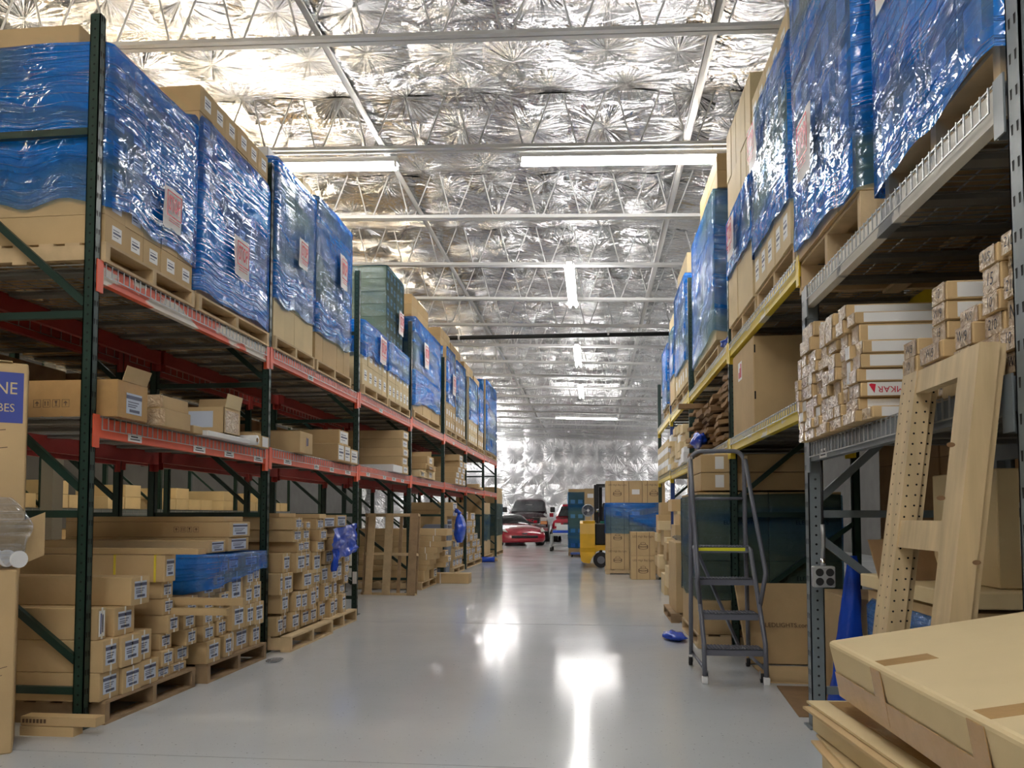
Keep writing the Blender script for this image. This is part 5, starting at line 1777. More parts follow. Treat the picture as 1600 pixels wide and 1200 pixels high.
# heap of flattened dark cardboard, every sheet its own
rnd = random.Random(5)
GF = 'flattened cartons heaped on the lower yellow beams'
z = YL[1] + 0.035
n_ = 0
colz = [z] * 5
for k in range(46):
    j = k % 5
    cy = 7.10 + 0.48 * j + rnd.uniform(-0.04, 0.04)
    t = rnd.uniform(0.045, 0.075)
    zc = colz[j]
    if zc + t > z + 0.70 - 0.05 * abs(j - 1):
        continue
    c = MB()
    th = rnd.uniform(-0.07, 0.07)
    W, Dp = 0.20, rnd.uniform(0.38, 0.46)
    cx = 1.60 + rnd.uniform(-0.08, 0.02)
    nu, nv = 8, 5
    sd = rnd.random() * 50
    def top(u, v, dz):
        a = (u - 0.5) * 2 * Dp
        b_ = (v - 0.5) * 2 * W
        x = cx + a * math.cos(th) - b_ * math.sin(th)
        y = cy + a * math.sin(th) + b_ * math.cos(th)
        e = max(0.0, 0.35 - u) / 0.35
        return (x, y, zc + dz + 0.010 + 0.010 * noise.noise((u * 4 + sd, v * 3, sd)) - 0.02 * e * e * (0.5 + noise.noise((v * 3, sd, 1))))
    c.grid(lambda u, v: top(u, v, t * 0.55), nu, nv)
    c.grid(lambda u, v: top(1 - u, v, 0.0), nu, nv)
    for vv in (0, 1):
        c.grid(lambda u, v: top(u, vv, t * 0.55 * v), nu, 1)
    for uu in (0, 1):
        c.grid(lambda u, v: top(uu, u, t * 0.55 * v), nv, 1)
    o = c.build('flattened_carton', kraft_dark, loc=(cx, cy, zc), smooth=False)
    tag(o, f'flattened dark brown carton in the heap, {ORD[j]} column from near end, sheet {NUM[min(14, sum(1 for q in range(k) if q % 5 == j))]} up', 'flattened box', GF)
    colz[j] += t * 0.55 + 0.026
r = root('blue_bundle', 'shiny blue plastic bundle sticking out of the flattened carton heap', 'plastic film', (1.14, 8.3, YL[1] + 0.05), 'loose blue film')
c = MB()
c.grid(lump(1.09, 8.15, YL[1] + 0.13, 0.07, 0.24, 0.085, 9), 26, 14, closed=True)
c.build('film', plastic_blue, r, smooth=True)
o = carton('long brown board lying on the flattened cartons, poking out past the uprights', 0.98, 1.9, 8.95, 9.06, colz[4] + 0.02, colz[4] + 0.075, 'cartons on the lower yellow beams', kraft_dark, bev=0)
# small cartons in the third and fourth yellow bays
GSm = 'small cartons on the lower yellow beams'
rnd = random.Random(8)
zb = YL[2] + 0.012
col = 0
for y0 in (9.72, 10.05, 10.38, 10.71, 11.04, 11.37):
    zc = zb
    i = 0
    top_ = zb + rnd.uniform(0.32, 0.55)
    while zc < top_ and i < 6:
        h = rnd.uniform(0.07, 0.12)
        xj = rnd.uniform(-0.05, 0.03)
        o = carton(f'small pale carton in column {NUM[col]} past the dark cardboard heap, {ORD[i]} up', GX - 0.02 + xj, GX + 0.7, y0, y0 + 0.31, zc, zc + h, GSm, kraft_pale if rnd.random() < 0.7 else white_card, bev=0.003)
        zc += h
        i += 1
    col += 1
zb = YL[3] + 0.012
col = 0
for y0 in (12.1, 12.75, 13.4):
    zc = zb
    for i in range(5):
        h = 0.10
        o = carton(f'small carton in column {NUM[col]} past the blue upright, {ORD[i]} up', GX - 0.02, GX + 0.7, y0, y0 + 0.6, zc, zc + h, GSm, white_card if i % 2 else kraft_pale, bev=0.003)
        zc += h
    col += 1

# ------------------------------------------------------------------ floor goods under the yellow rack
GFY = 'goods on the floor under the yellow rack'
pallet(0.89, 2.12, 6.85, 8.05, 0.0, 'wooden pallet under the teal-filmed block behind the step ladder', wood, 0.12)
r = root('wrapped_pallet_load', 'dark teal-filmed block of big cartons standing behind the step ladder', 'pallet load', (1.5, 7.4, 0.12), GFY)
zz = 0.12
for i, h in enumerate((0.30, 0.34, 0.60)):
    for j in range(2):
        for q in range(2):
            c = MB()
            xa = 0.90 + 0.61 * j
            ya = 6.87 + 0.59 * q
            c.box(xa, xa + 0.605, ya, ya + 0.585, zz, zz + h - 0.004)
            o = c.build('carton', kraft, r, bevel=0.004)
            if q == 0:
                lettering('ELEDLIGHTS', ink_brown, (xa + 0.36, ya - 0.001, zz + h * 0.55), 0.035, o, 'ny')
    zz += h
film_sheet(r, 0.90, 2.12, 6.87, 8.05, 0.42, 1.35, film_teal, seed=51, wr=0.006, nz=24, dens=14, tilt=0.0, fold=0.15)
for k in range(2):
    o = carton(f'brown carton with white label on the teal-filmed block, {["lower", "upper"][k]} one', 0.94, 1.98, 6.90, 7.9, 1.372 + 0.162 * k, 1.53 + 0.162 * k, GFY)
    add_label(o, 'ny', 1.10, 6.902, 1.455 + 0.162 * k, 0.075, 0.11, style=3)
# leaning and lying sheets
def slab(label, P0, U, V, t, m, group, name='cardboard_sheet'):
    P0, U, V = Vector(P0), Vector(U), Vector(V)
    n = U.cross(V).normalized() * t
    c = MB()
    c.hexa([P0, P0 + U, P0 + U + n, P0 + n, P0 + V, P0 + U + V, P0 + U + V + n, P0 + V + n])
    o = c.build(name, m, loc=tuple(P0))
    return tag(o, label, 'cardboard', group)
o = slab('wide cardboard carton panel with printed shop name leaning behind grey upright', (1.185, 6.16, 0.012), (0.62, 0.0, 0), (-0.06, 0.20, 0.60), -0.05, kraft, GFY)
sh = Vector((1.205, 6.16, 0.012))
lettering('ELEDLIGHTS.com', ink_brown, (1.205 + 0.28, 6.16 + 0.085 - 0.003, 0.295), 0.034, o, rot=(math.radians(90 - 18), 0, 0))
slab('flat cardboard sheet lying on floor beside the grey upright', (1.20, 5.50, 0.001), (0.95, -0.04, 0), (0.0, 0.60, 0), 0.008, kraft, GFY)
slab('second flat cardboard sheet lying on floor inside the grey rack', (1.16, 4.6, 0.0), (1.0, 0, 0), (0.06, 0.80, 0), 0.006, kraft_dark, GFY)
# tall carton past the block, with small cartons further on
o = carton('tall brown carton standing past the teal-filmed block at aisle edge', 0.88, 1.5, 8.5, 9.3, 0.10, 0.86, GFY, kraft)
pallet(0.82, 1.85, 8.45, 9.35, 0.0, 'low pallet under the tall carton past the teal-filmed block', wood_dark, 0.10)
r = root('film_scrap', 'blue film scrap lying on the floor beside the pallet at aisle edge', 'plastic film', (0.72, 7.4, 0), 'loose blue film')
c = MB()
c.grid(lump(0.74, 7.35, 0.035, 0.10, 0.22, 0.035, 17), 20, 10, closed=True)
c.build('film', plastic_blue, r, smooth=True)
r = root('film_scrap', 'clear film scrap tucked beside the tall carton at aisle edge', 'plastic film', (0.83, 8.1, 0.86), 'loose blue film')
c = MB()
c.grid(lump(1.0, 8.72, 0.90, 0.12, 0.2, 0.035, 27), 20, 10, closed=True, uvfn=lambda u, v: (u, v))
c.build('film', film_clear, r, smooth=True)
rnd = random.Random(12)
col = 0
for y0 in (9.7, 10.3, 10.9, 11.4, 12.1, 12.7):
    zc = 0.0
    i = 0
    topz = (1.05, 1.25, 0.9, 0.75, 1.0, 1.35)[col]
    while zc < topz and i < 7:
        h = (0.16, 0.24, 0.14, 0.3, 0.2, 0.13, 0.2)[(i + col) % 7]
        xj = rnd.uniform(-0.08, 0.06)
        o = carton(f'brown carton stacked on floor under yellow rack, column {NUM[col]}, {ORD[i]} up', 1.08 + xj, 1.9, y0, y0 + 0.5, zc, zc + h, 'cartons stacked on the floor under the yellow rack', kraft_pale if (i + col) % 3 == 0 else kraft, bev=0.003)
        zc += h
        i += 1
    col += 1

# ------------------------------------------------------------------ floor goods in the grey rack
GGR = 'goods on the floor in the grey rack'
o = carton('brown carton with row of small white labels, low under the grey beam', 1.5, 2.1, 4.75, 5.4, 0.012, 0.66, GGR)
for k in range(3):
    add_label(o, 'ny', 1.62 + 0.075 * k, 4.752, 0.56, 0.045, 0.06, style=3)
r = root('film_scrap', 'twisted blue plastic film hanging beside the labelled carton under grey beam', 'plastic film', (1.42, 4.6, 0.0), 'loose blue film')
c = MB()
def twist(u, v):
    a = 2 * PI * u
    rr = 0.02 + 0.09 * (1 - v) ** 0.8 + 0.012 * noise.noise((math.cos(a) * 3, math.sin(a) * 3, v * 6))
    return (1.43 + rr * math.cos(a) + 0.05 * v, 4.62 + rr * math.sin(a) * 0.8, 0.0 + 0.92 * v)
c.grid(twist, 22, 26, closed=True, uvfn=lambda u, v: (u * 0.5, v))
c.build('film', plastic_blue, r, smooth=True)
# block of wrapped cartons under the wooden frame
r = root('wrapped_pallet_load', 'blue-wrapped stack with flat lid behind the wooden frame under grey beam', 'pallet load', (1.6, 3.4, 0), GGR)
for i in range(4):
    for j in range(2):
        c = MB()
        c.box(1.30, 2.2, 2.95 + 0.45 * j, 3.395 + 0.45 * j, 0.0 + 0.2 * i, 0.198 + 0.2 * i)
        c.build('carton', kraft, r)
film_sheet(r, 1.30, 2.20, 2.95, 3.85, 0.02, 0.76, film_blue, seed=61, nz=20, dens=14)
c = MB()
c.box(1.27, 2.22, 2.92, 3.86, 0.815, 0.875)
c.build('lid', kraft_pale, r, bevel=0.004)
o = carton('tall tan carton with shipping label standing on the lid behind wooden frame', 1.50, 2.15, 3.05, 3.6, 0.878, 1.33, GGR, kraft_pale)
add_label(o, 'ny', 1.62, 3.052, 1.10, 0.085, 0.20, style=0)
lettering('93', ink_brown, (1.60, 3.0505, 1.255), 0.03, o, 'ny')
o = slab('bent brown carton flap standing beside the wooden frame under grey beam', (1.18, 3.35, 0.88), (0.28, 0.08, 0), (-0.03, 0.04, 0.17), -0.006, kraft_dark, GGR)

# big dark cartons added as a back panel to darken behind the grey rack
for k in range(4):
    for i in range(3):
        carton(f'dark carton added to darken behind the grey rack, {ORD[k]} from near end in layer {NUM[i]}', 2.40, 3.3, 2.2 + 1.15 * k, 3.33 + 1.15 * k, 0.78 * i, 0.78 * (i + 1), 'dark cartons added behind the grey rack', kraft_dark)
# hanging outlet box
r = root('outlet_box', 'metal four-socket outlet box hanging on a cable beside grey upright', 'power outlet', (1.20, 4.21, 0.80))
c = MB()
c.box(1.145, 1.255, 4.19, 4.245, 0.775, 0.885)
c.build('box', steel_box, r, bevel=0.006)
c = MB()
for dx in (-0.026, 0.026):
    for dz in (-0.024, 0.024):
        c.tube([(1.20 + dx, 4.1885, 0.83 + dz), (1.20 + dx, 4.186, 0.83 + dz)], 0.0205, 16)
c.build('socket', black, r)
c = MB()
c.tube([(1.20, 4.22, 0.885), (1.20, 4.22, 0.925)], 0.014, 10)
c.build('clamp', chrome, r, smooth=True)
c = MB()
pts = [(1.20 + 0.004 * math.sin(k * 0.9), 4.22, 0.925 + 0.06 * k) for k in range(4)]
c.tube(pts, 0.011, 8)
c.build('cable_grip', galv, r, smooth=True)
c = MB()
c.tube([(1.20, 4.22, 1.10), (1.202, 4.22, 1.3), (1.20, 4.22, 1.512)], 0.007, 8)
c.build('cable', black, r, smooth=True)

# ------------------------------------------------------------------ wooden frame leaning on the grey rack
r = root('wooden_frame', 'unpainted lumber frame with drilled legs leaning on the grey rack', 'lumber frame', (0.95, 2.55, 0))
def leg(y0, y1, xb, xt, z1, holes):
    dx = xt - xb
    for k, (o0, wdt, ya, yb) in enumerate(((0.0, 0.056, y0, y1), (0.058, 0.024, y0 + 0.02, y1 + 0.01))):
        c = MB()
        a, b_ = xb + o0, xt + o0
        c.hexa([(a, ya, 0), (a + wdt, ya, 0), (a + wdt, yb, 0), (a, yb, 0), (b_, ya, z1), (b_ + wdt, ya, z1), (b_ + wdt, yb, z1), (b_, yb, z1)])
        if holes:
            z = 0.06
            while z < z1 - 0.02:
                xc = a + dx * z / z1
                for f in ((0.25, 0.75) if k == 0 else (0.5,)):
                    c.disc((xc + wdt * f, ya - 0.0006, z + 0.006 * f), (0, -1, 0), 0.0036, 8, 1)
                    if k == 0:
                        c.disc((xc - 0.0006, ya + (yb - ya) * f, z + 0.01), (-1, 0, 0.134), 0.0036, 8, 1)
                z += 0.035
        c.build('leg' if k == 0 else 'backing_strip', [pine, hole], r, bevel=0)
leg(2.70, 2.82, 0.865, 1.085, 1.64, True)
leg(2.275, 2.39, 0.875, 1.085, 1.64, False)
def rail(zc, h, off=0.0):
    c = MB()
    f = lambda z: 0.87 + 0.22 * z / 1.64 + off
    c.hexa([(f(zc - h), 2.39, zc - h), (f(zc - h) + 0.04, 2.39, zc - h), (f(zc - h) + 0.04, 2.70, zc - h), (f(zc - h), 2.70, zc - h), (f(zc + h), 2.39, zc + h), (f(zc + h) + 0.04, 2.39, zc + h), (f(zc + h) + 0.04, 2.70, zc + h), (f(zc + h), 2.70, zc + h)])
    c.build('rail', pine, r)
rail(1.60, 0.038)
rail(1.585, 0.045, 0.086)
rail(1.09, 0.045)
rail(0.25, 0.045)
c = MB()
for k, (x, y, z) in enumerate(((1.0, 2.2742, 1.35), (1.06, 2.2742, 1.02), (0.97, 2.2742, 1.2))):
    c.disc((x, y, z), (0, -1, 0), 0.012, 10, 0, 0.007)
c.build('knot', simple('wood_knot', (120, 90, 60), 0.7), r)

# ------------------------------------------------------------------ rolling step ladder
def ladder():
    r = root('step_ladder', 'grey rolling step ladder with tall handrails at the aisle edge', 'ladder', (0.95, 5.75, 0))
    m = grey_dark
    steps = ((0.225, 5.50, 0.762, 1.162), (0.455, 5.63, 0.758, 1.155), (0.69, 5.76, 0.752, 1.152), (0.92, 5.89, 0.760, 1.148))
    for k, (z, y, a, b_) in enumerate(steps):
        c = MB()
        dp = 0.19 if k < 3 else 0.26
        c.box(a, b_, y, y + dp, z - 0.004, z)
        c.box(a, b_, y, y + 0.004, z - 0.045, z)
        for i in range(16):
            for j in range(4):
                cx, cy = a + 0.02 + (b_ - a - 0.04) * i / 15, y + 0.02 + (dp - 0.04) * j / 3
                c.tube([(cx, cy, z), (cx, cy, z + 0.006)], 0.007, 6, 0, True, [0.008, 0.004])
        o = c.build('platform' if k == 3 else 'step', m, r)
        if k == 3:
            c = MB()
            c.box(a + 0.015, b_ - 0.03, y - 0.0015, y, z - 0.032, z - 0.008)
            c.build('safety_strip', lamp_yellow, o)
    # sloping stringers
    for x in (0.752, 1.165):
        c = MB()
        c.tube([(x, 5.45, 0.05), (x, 5.47, 0.27), (x - 0.004 if x < 1 else x - 0.012, 5.87, 0.90), (x if x < 1 else x - 0.02, 5.95, 0.915)], 0.0165, 10)
        c.build('stringer', m, r, smooth=True)
    # rear legs and the hoop
    c = MB()
    pts = [(0.735, 6.06, 0.09), (0.742, 6.06, 1.0), (0.746, 6.06, 1.57)]
    for k in range(5):
        a = PI - PI / 2 * (k + 1) / 5
        pts.append((0.826 + 0.08 * math.cos(a), 6.06, 1.57 + 0.08 * math.sin(a)))
    pts.append((1.07, 6.06, 1.65))
    for k in range(5):
        a = PI / 2 - PI / 2 * (k + 1) / 5
        pts.append((1.07 + 0.08 * math.cos(a), 6.06, 1.57 + 0.08 * math.sin(a)))
    pts += [(1.153, 6.06, 1.0), (1.165, 6.06, 0.09)]
    c.tube(pts, 0.0165, 10)
    c.build('hoop', m, r, smooth=True)
    c = MB()
    c.tube([(0.746, 6.06, 1.283), (1.15, 6.06, 1.283)], 0.012, 10)
    c.build('back_rail', m, r, smooth=True)
    for x, xo in ((0.744, 0.732), (1.155, 1.198)):
        c = MB()
        c.tube([(x, 6.03, 1.585), ((x + xo) / 2, 5.85, 1.2), (xo, 5.60, 0.78), (xo, 5.585, 0.74), (xo - 0.01, 5.59, 0.68), ((1.165 if x > 1 else 0.752), 5.63, 0.51)], 0.0155, 10)
        c.build('handrail', m, r, smooth=True)
        c = MB()
        c.obox((x, 6.035, 1.59), (0.012, 0, 0), (0, 0.02, 0), (0, 0, 0.018))
        c.build('clamp', chrome, r)
    for x in (0.75, 1.16):
        c = MB()
        c.tube([(x, 6.06, 0.10), (x, 5.47, 0.10)], 0.012, 8)
        c.build('base_rail', m, r, smooth=True)
    c = MB()
    c.bar((0.77, 5.90, 0.88), (1.10, 6.06, 0.14), 0.02, 0.02)
    c.build('cross_brace', m, r)
    for x, y in ((0.735, 6.07), (1.165, 6.07), (0.765, 5.49), (1.15, 5.49)):
        c = MB()
        c.tube([(x - 0.012, y + 0.02, 0.032), (x + 0.012, y + 0.02, 0.032)], 0.032, 16)
        o = c.build('caster', black, r, smooth=True)
        c = MB()
        c.box(x - 0.018, x - 0.014, y, y + 0.03, 0.03, 0.08)
        c.box(x + 0.014, x + 0.018, y, y + 0.03, 0.03, 0.08)
        c.build('fork', galv, o)
    for x in (0.752, 1.165):
        c = MB()
        c.box(x - 0.02, x + 0.02, 5.425, 5.465, 0.0, 0.05)
        c.build('foot', plastic_white, r, bevel=0.004)
ladder()

# ------------------------------------------------------------------ big flat cartons in front
def big_box():
    A = Vector((0.585, 2.035, 0.835))
    th = math.radians(9.5)
    U = Vector((math.cos(th), 0.02, math.sin(th)))
    V = Vector((0.012, -1, 0)).normalized()
    N = U.cross(V).normalized()
    if N.z < 0:
        N = -N
    W, Lg, T = 1.10, 1.45, 0.148
    c = MB()
    q = [A + V * Lg, A + V * Lg + U * W, A + U * W, A]
    c.hexa([p - N * T + U * 0.008 for p in q] + q)
    o = c.build('flat_carton', kraft_pale, loc=tuple(A - N * T), bevel=0.012, seg=3)
    tag(o, 'big flat tan carton tilted on top of the cartons, tape tabs along edge', 'box', 'big flat cartons at the picture corner')
    # tape along the long side and tabs that turn over the edge
    def strip(nm, p, a, b_, m, d=0.0012):
        c2 = MB()
        n = a.cross(b_).normalized() * d
        c2.hexa([p, p + a, p + a + b_, p + b_, p + n, p + a + n, p + a + b_ + n, p + b_ + n])
        c2.build(nm, m, o)
    S = -U
    base = A + S * 0.0005
    strip('tape_strip', base + V * 0.02 - N * 0.135, V * 1.42, N * 0.06, tape, -0.0015)
    for k in range(3):
        p = A + V * (0.29 + 0.42 * k)
        strip('tape_tab', p + N * 0.0004 + U * 0.012, U * 0.11, V * 0.055, tape)
        strip('tape_tab', p - U * 0.0012 - N * 0.125, V * 0.055, N * 0.115, tape, -0.0015)
    return
big_box()
GC = 'big flat cartons at the picture corner'
def open_box(label, A, W, Lg, T, yaw):
    th = math.radians(yaw)
    U = Vector((math.cos(th), math.sin(th), 0))
    V = Vector((math.sin(th), -math.cos(th), 0))
    A = Vector(A)
    r = root('flat_carton', label, 'box', tuple(A - Vector((0, 0, T))), GC)
    c = MB()
    q = [A + V * Lg, A + V * Lg + U * W, A + U * W, A]
    lo = [p - Vector((0, 0, T)) for p in q]
    t = 0.006
    ins = lambda p, k: p
    # tray: top sheet overhangs a recessed side
    c.hexa([p - Vector((0, 0, t)) for p in q] + q)
    c.hexa([p + U * (0.012 if i in (0, 3) else -0.01) + V * (0.01 if i in (2, 3) else -0.01) for i, p in enumerate(lo)] + [p + U * (0.012 if i in (0, 3) else -0.01) + V * (0.01 if i in (2, 3) else -0.01) - Vector((0, 0, t)) for i, p in enumerate(q)])
    c.build('body', kraft_pale, r)
    # sleeve-like long flap standing off under the overhang
    c = MB()
    p = A + V * 0.03 - Vector((0, 0, t + 0.002)) - U * 0.02
    c.hexa([p - Vector((0, 0, 0.006)), p + V * (Lg - 0.05) - Vector((0, 0, 0.006)), p + V * (Lg - 0.05) + U * 0.03 - Vector((0, 0, 0.006)), p + U * 0.03 - Vector((0, 0, 0.006)), p, p + V * (Lg - 0.05), p + V * (Lg - 0.05) + U * 0.03, p + U * 0.03])
    c.build('flap', kraft, r)
    c = MB()
    p = A + V * 0.02 + U * 0.05 + Vector((0, 0, 0.0005))
    def tp(u, v):
        w_ = p + V * (Lg - 0.04) * u + U * 0.075 * v
        return (w_.x, w_.y, w_.z + 0.0012 + 0.0008 * noise.noise((u * 40, v * 6, yaw)))
    c.grid(tp, 40, 4)
    c.build('packing_tape', tape, r, smooth=True)
open_box('flat tan carton under the tilted one, edge taped and peeling', (0.565, 2.16, 0.655), 0.60, 1.30, 0.075, 4)
open_box('second flat tan carton down in the corner stack', (0.58, 2.13, 0.575), 0.62, 1.30, 0.12, -2)
open_box('third flat tan carton down in the corner stack', (0.57, 2.12, 0.45), 0.62, 1.30, 0.12, 1)
carton('plain brown carton lowest in the corner stack', 0.60, 1.22, 0.85, 2.10, 0.13, 0.325, GC)
carton('brown carton propping up the raised side of the tilted carton', 1.25, 1.66, 0.75, 2.0, 0.13, 0.74, GC)
pallet(0.6, 1.66, 0.8, 2.08, 0.0, 'wooden pallet under the corner stack of flat cartons', wood, 0.125)

# ------------------------------------------------------------------ far end of the aisle
GFAR = 'printed cartons of the stack behind the forklift'
pallet(0.22, 1.40, 15.38, 16.5, 0.0, 'wooden pallet under the printed carton stack beside the forklift', wood, 0.09)
r = root('wrapped_pallet_load', 'stack of printed cartons with blue film round its middle beside forklift', 'pallet load', (0.8, 15.9, 0.09), GFAR)
def product_print(o, x, y, z, s):
    """printed name line and a lamp drawing on a carton face"""
    lettering('LED High Bay Light', ink_brown, (x, y, z + s * 0.33), s * 0.085, o, 'ny', squash=0.9)
    c = MB()
    for k, (rx, rz, dz) in enumerate(((0.2, 0.07, -0.05), (0.2, 0.07, -0.13), (0.11, 0.05, 0.05))):
        for i in range(20):
            a, b_ = 2 * PI * i / 20, 2 * PI * (i + 1) / 20
            c.poly([(x + s * rx * math.cos(a), y, z + s * (dz + rz * math.sin(a))), (x + s * rx * math.cos(b_), y, z + s * (dz + rz * math.sin(b_))), (x + s * rx * 0.82 * math.cos(b_), y, z + s * (dz + rz * 0.75 * math.sin(b_))), (x + s * rx * 0.82 * math.cos(a), y, z + s * (dz + rz * 0.75 * math.sin(a)))])
    c.box(x - s * 0.2, x - s * 0.18, y - 0.0005, y + 0.0005, z - s * 0.13, z - s * 0.05)
    c.box(x + s * 0.18, x + s * 0.2, y - 0.0005, y + 0.0005, z - s * 0.13, z - s * 0.05)
    c.build('printed_drawing', ink_brown, o)
def stripes(o, y, xs, z0, z1):
    for x in xs:
        c = MB()
        c.box(x, x + 0.008, y - 0.001, y, z0, z1)
        c.build('strap', ink_brown, o)
zz = 0.09
for i, h in enumerate((0.44, 0.44, 0.43, 0.45)):
    for j, (xa, wd) in enumerate(((0.235, 0.455), (0.695, 0.26), (0.96, 0.44))):
        c = MB()
        c.box(xa, xa + wd - 0.004, 15.4, 16.45, zz, zz + h - 0.004)
        o = c.build('carton', kraft, r)
        y = 15.399
        if j != 1:
            product_print(o, xa + wd / 2, y, zz + h * 0.5, 0.42)
            stripes(o, 15.4, (xa + 0.09, xa + wd - 0.10), zz, zz + h - 0.004)
        else:
            add_label(o, 'ny', xa + 0.13, 15.4, zz + h * 0.5, 0.15, 0.10, style=3)
    zz += h
film_sheet(r, 0.235, 1.40, 15.4, 16.45, 0.80, 1.40, film_blue, seed=71, nz=12, dens=8, fold=0.0, ragged=0.02)
for k in range(2):
    o = carton(f'printed brown carton standing alone in front of the filmed stack, {["lower", "upper"][k]} one', 0.66, 1.10, 14.1, 14.55, 0.43 * k, 0.43 * (k + 1), GFAR)
    product_print(o, 0.88, 14.1005, 0.43 * k + 0.2, 0.44)
    stripes(o, 14.1025, (0.76, 0.99), 0.43 * k + 0.002, 0.43 * k + 0.425)
# stack with light blue labels
pallet(-0.74, 0.05, 22.3, 23.3, 0.0, 'pallet under the blue-labelled wrapped stack beyond the forklift', wood_dark, 0.10)
load('grey-blue wrapped stack with pale blue labels standing beyond the forklift', -0.74, -1, 0.79, 22.35, 23.3, 0.10, 1.93, 1, 7, None, 0, 0, 'wrapped stacks standing on the floor', lab=None, seed=72, detail=False)
r = [o for o in bpy.data.objects if o.get('label', '').startswith('grey-blue wrapped stack')][0]
for i in range(4):
    for j in range(2):
        add_label(r, 'ny', -0.61 + 0.22 * j, 22.349, 0.30 + 0.42 * i, 0.13, 0.11, style=3)
film_sheet(r, -0.74, 0.05, 22.35, 23.3, 0.22, 1.83, film_pale, seed=73, nz=14, dens=8, fold=0.0)
carton('brown carton with white label behind the yellow forklift', -0.27, 0.06, 22.0, 22.3, 1.40, 1.93, GFAR)
o = [x for x in bpy.data.objects if x.get('label', '').startswith('brown carton with white label behind the yellow')][0]
add_label(o, 'ny', -0.10, 22.002, 1.72, 0.17, 0.12, style=3)
carton('brown carton hidden low behind the yellow forklift', -0.25, 0.06, 22.0, 22.3, 0.0, 1.40, GFAR)
r = root('wheeled_dolly', 'low dark blue dolly on the floor beside the blue-labelled stack', 'dolly', (-0.45, 21.7, 0))
c = MB()
c.box(-0.66, -0.1, 21.5, 22.0, 0.07, 0.12)
c.build('deck', blue_steel, r, bevel=0.01)
for x in (-0.62, -0.14):
    for y in (21.56, 21.94):
        c = MB()
        c.tube([(x - 0.015, y, 0.035), (x + 0.015, y, 0.035)], 0.035, 12)
        c.build('wheel', black, r, smooth=True)


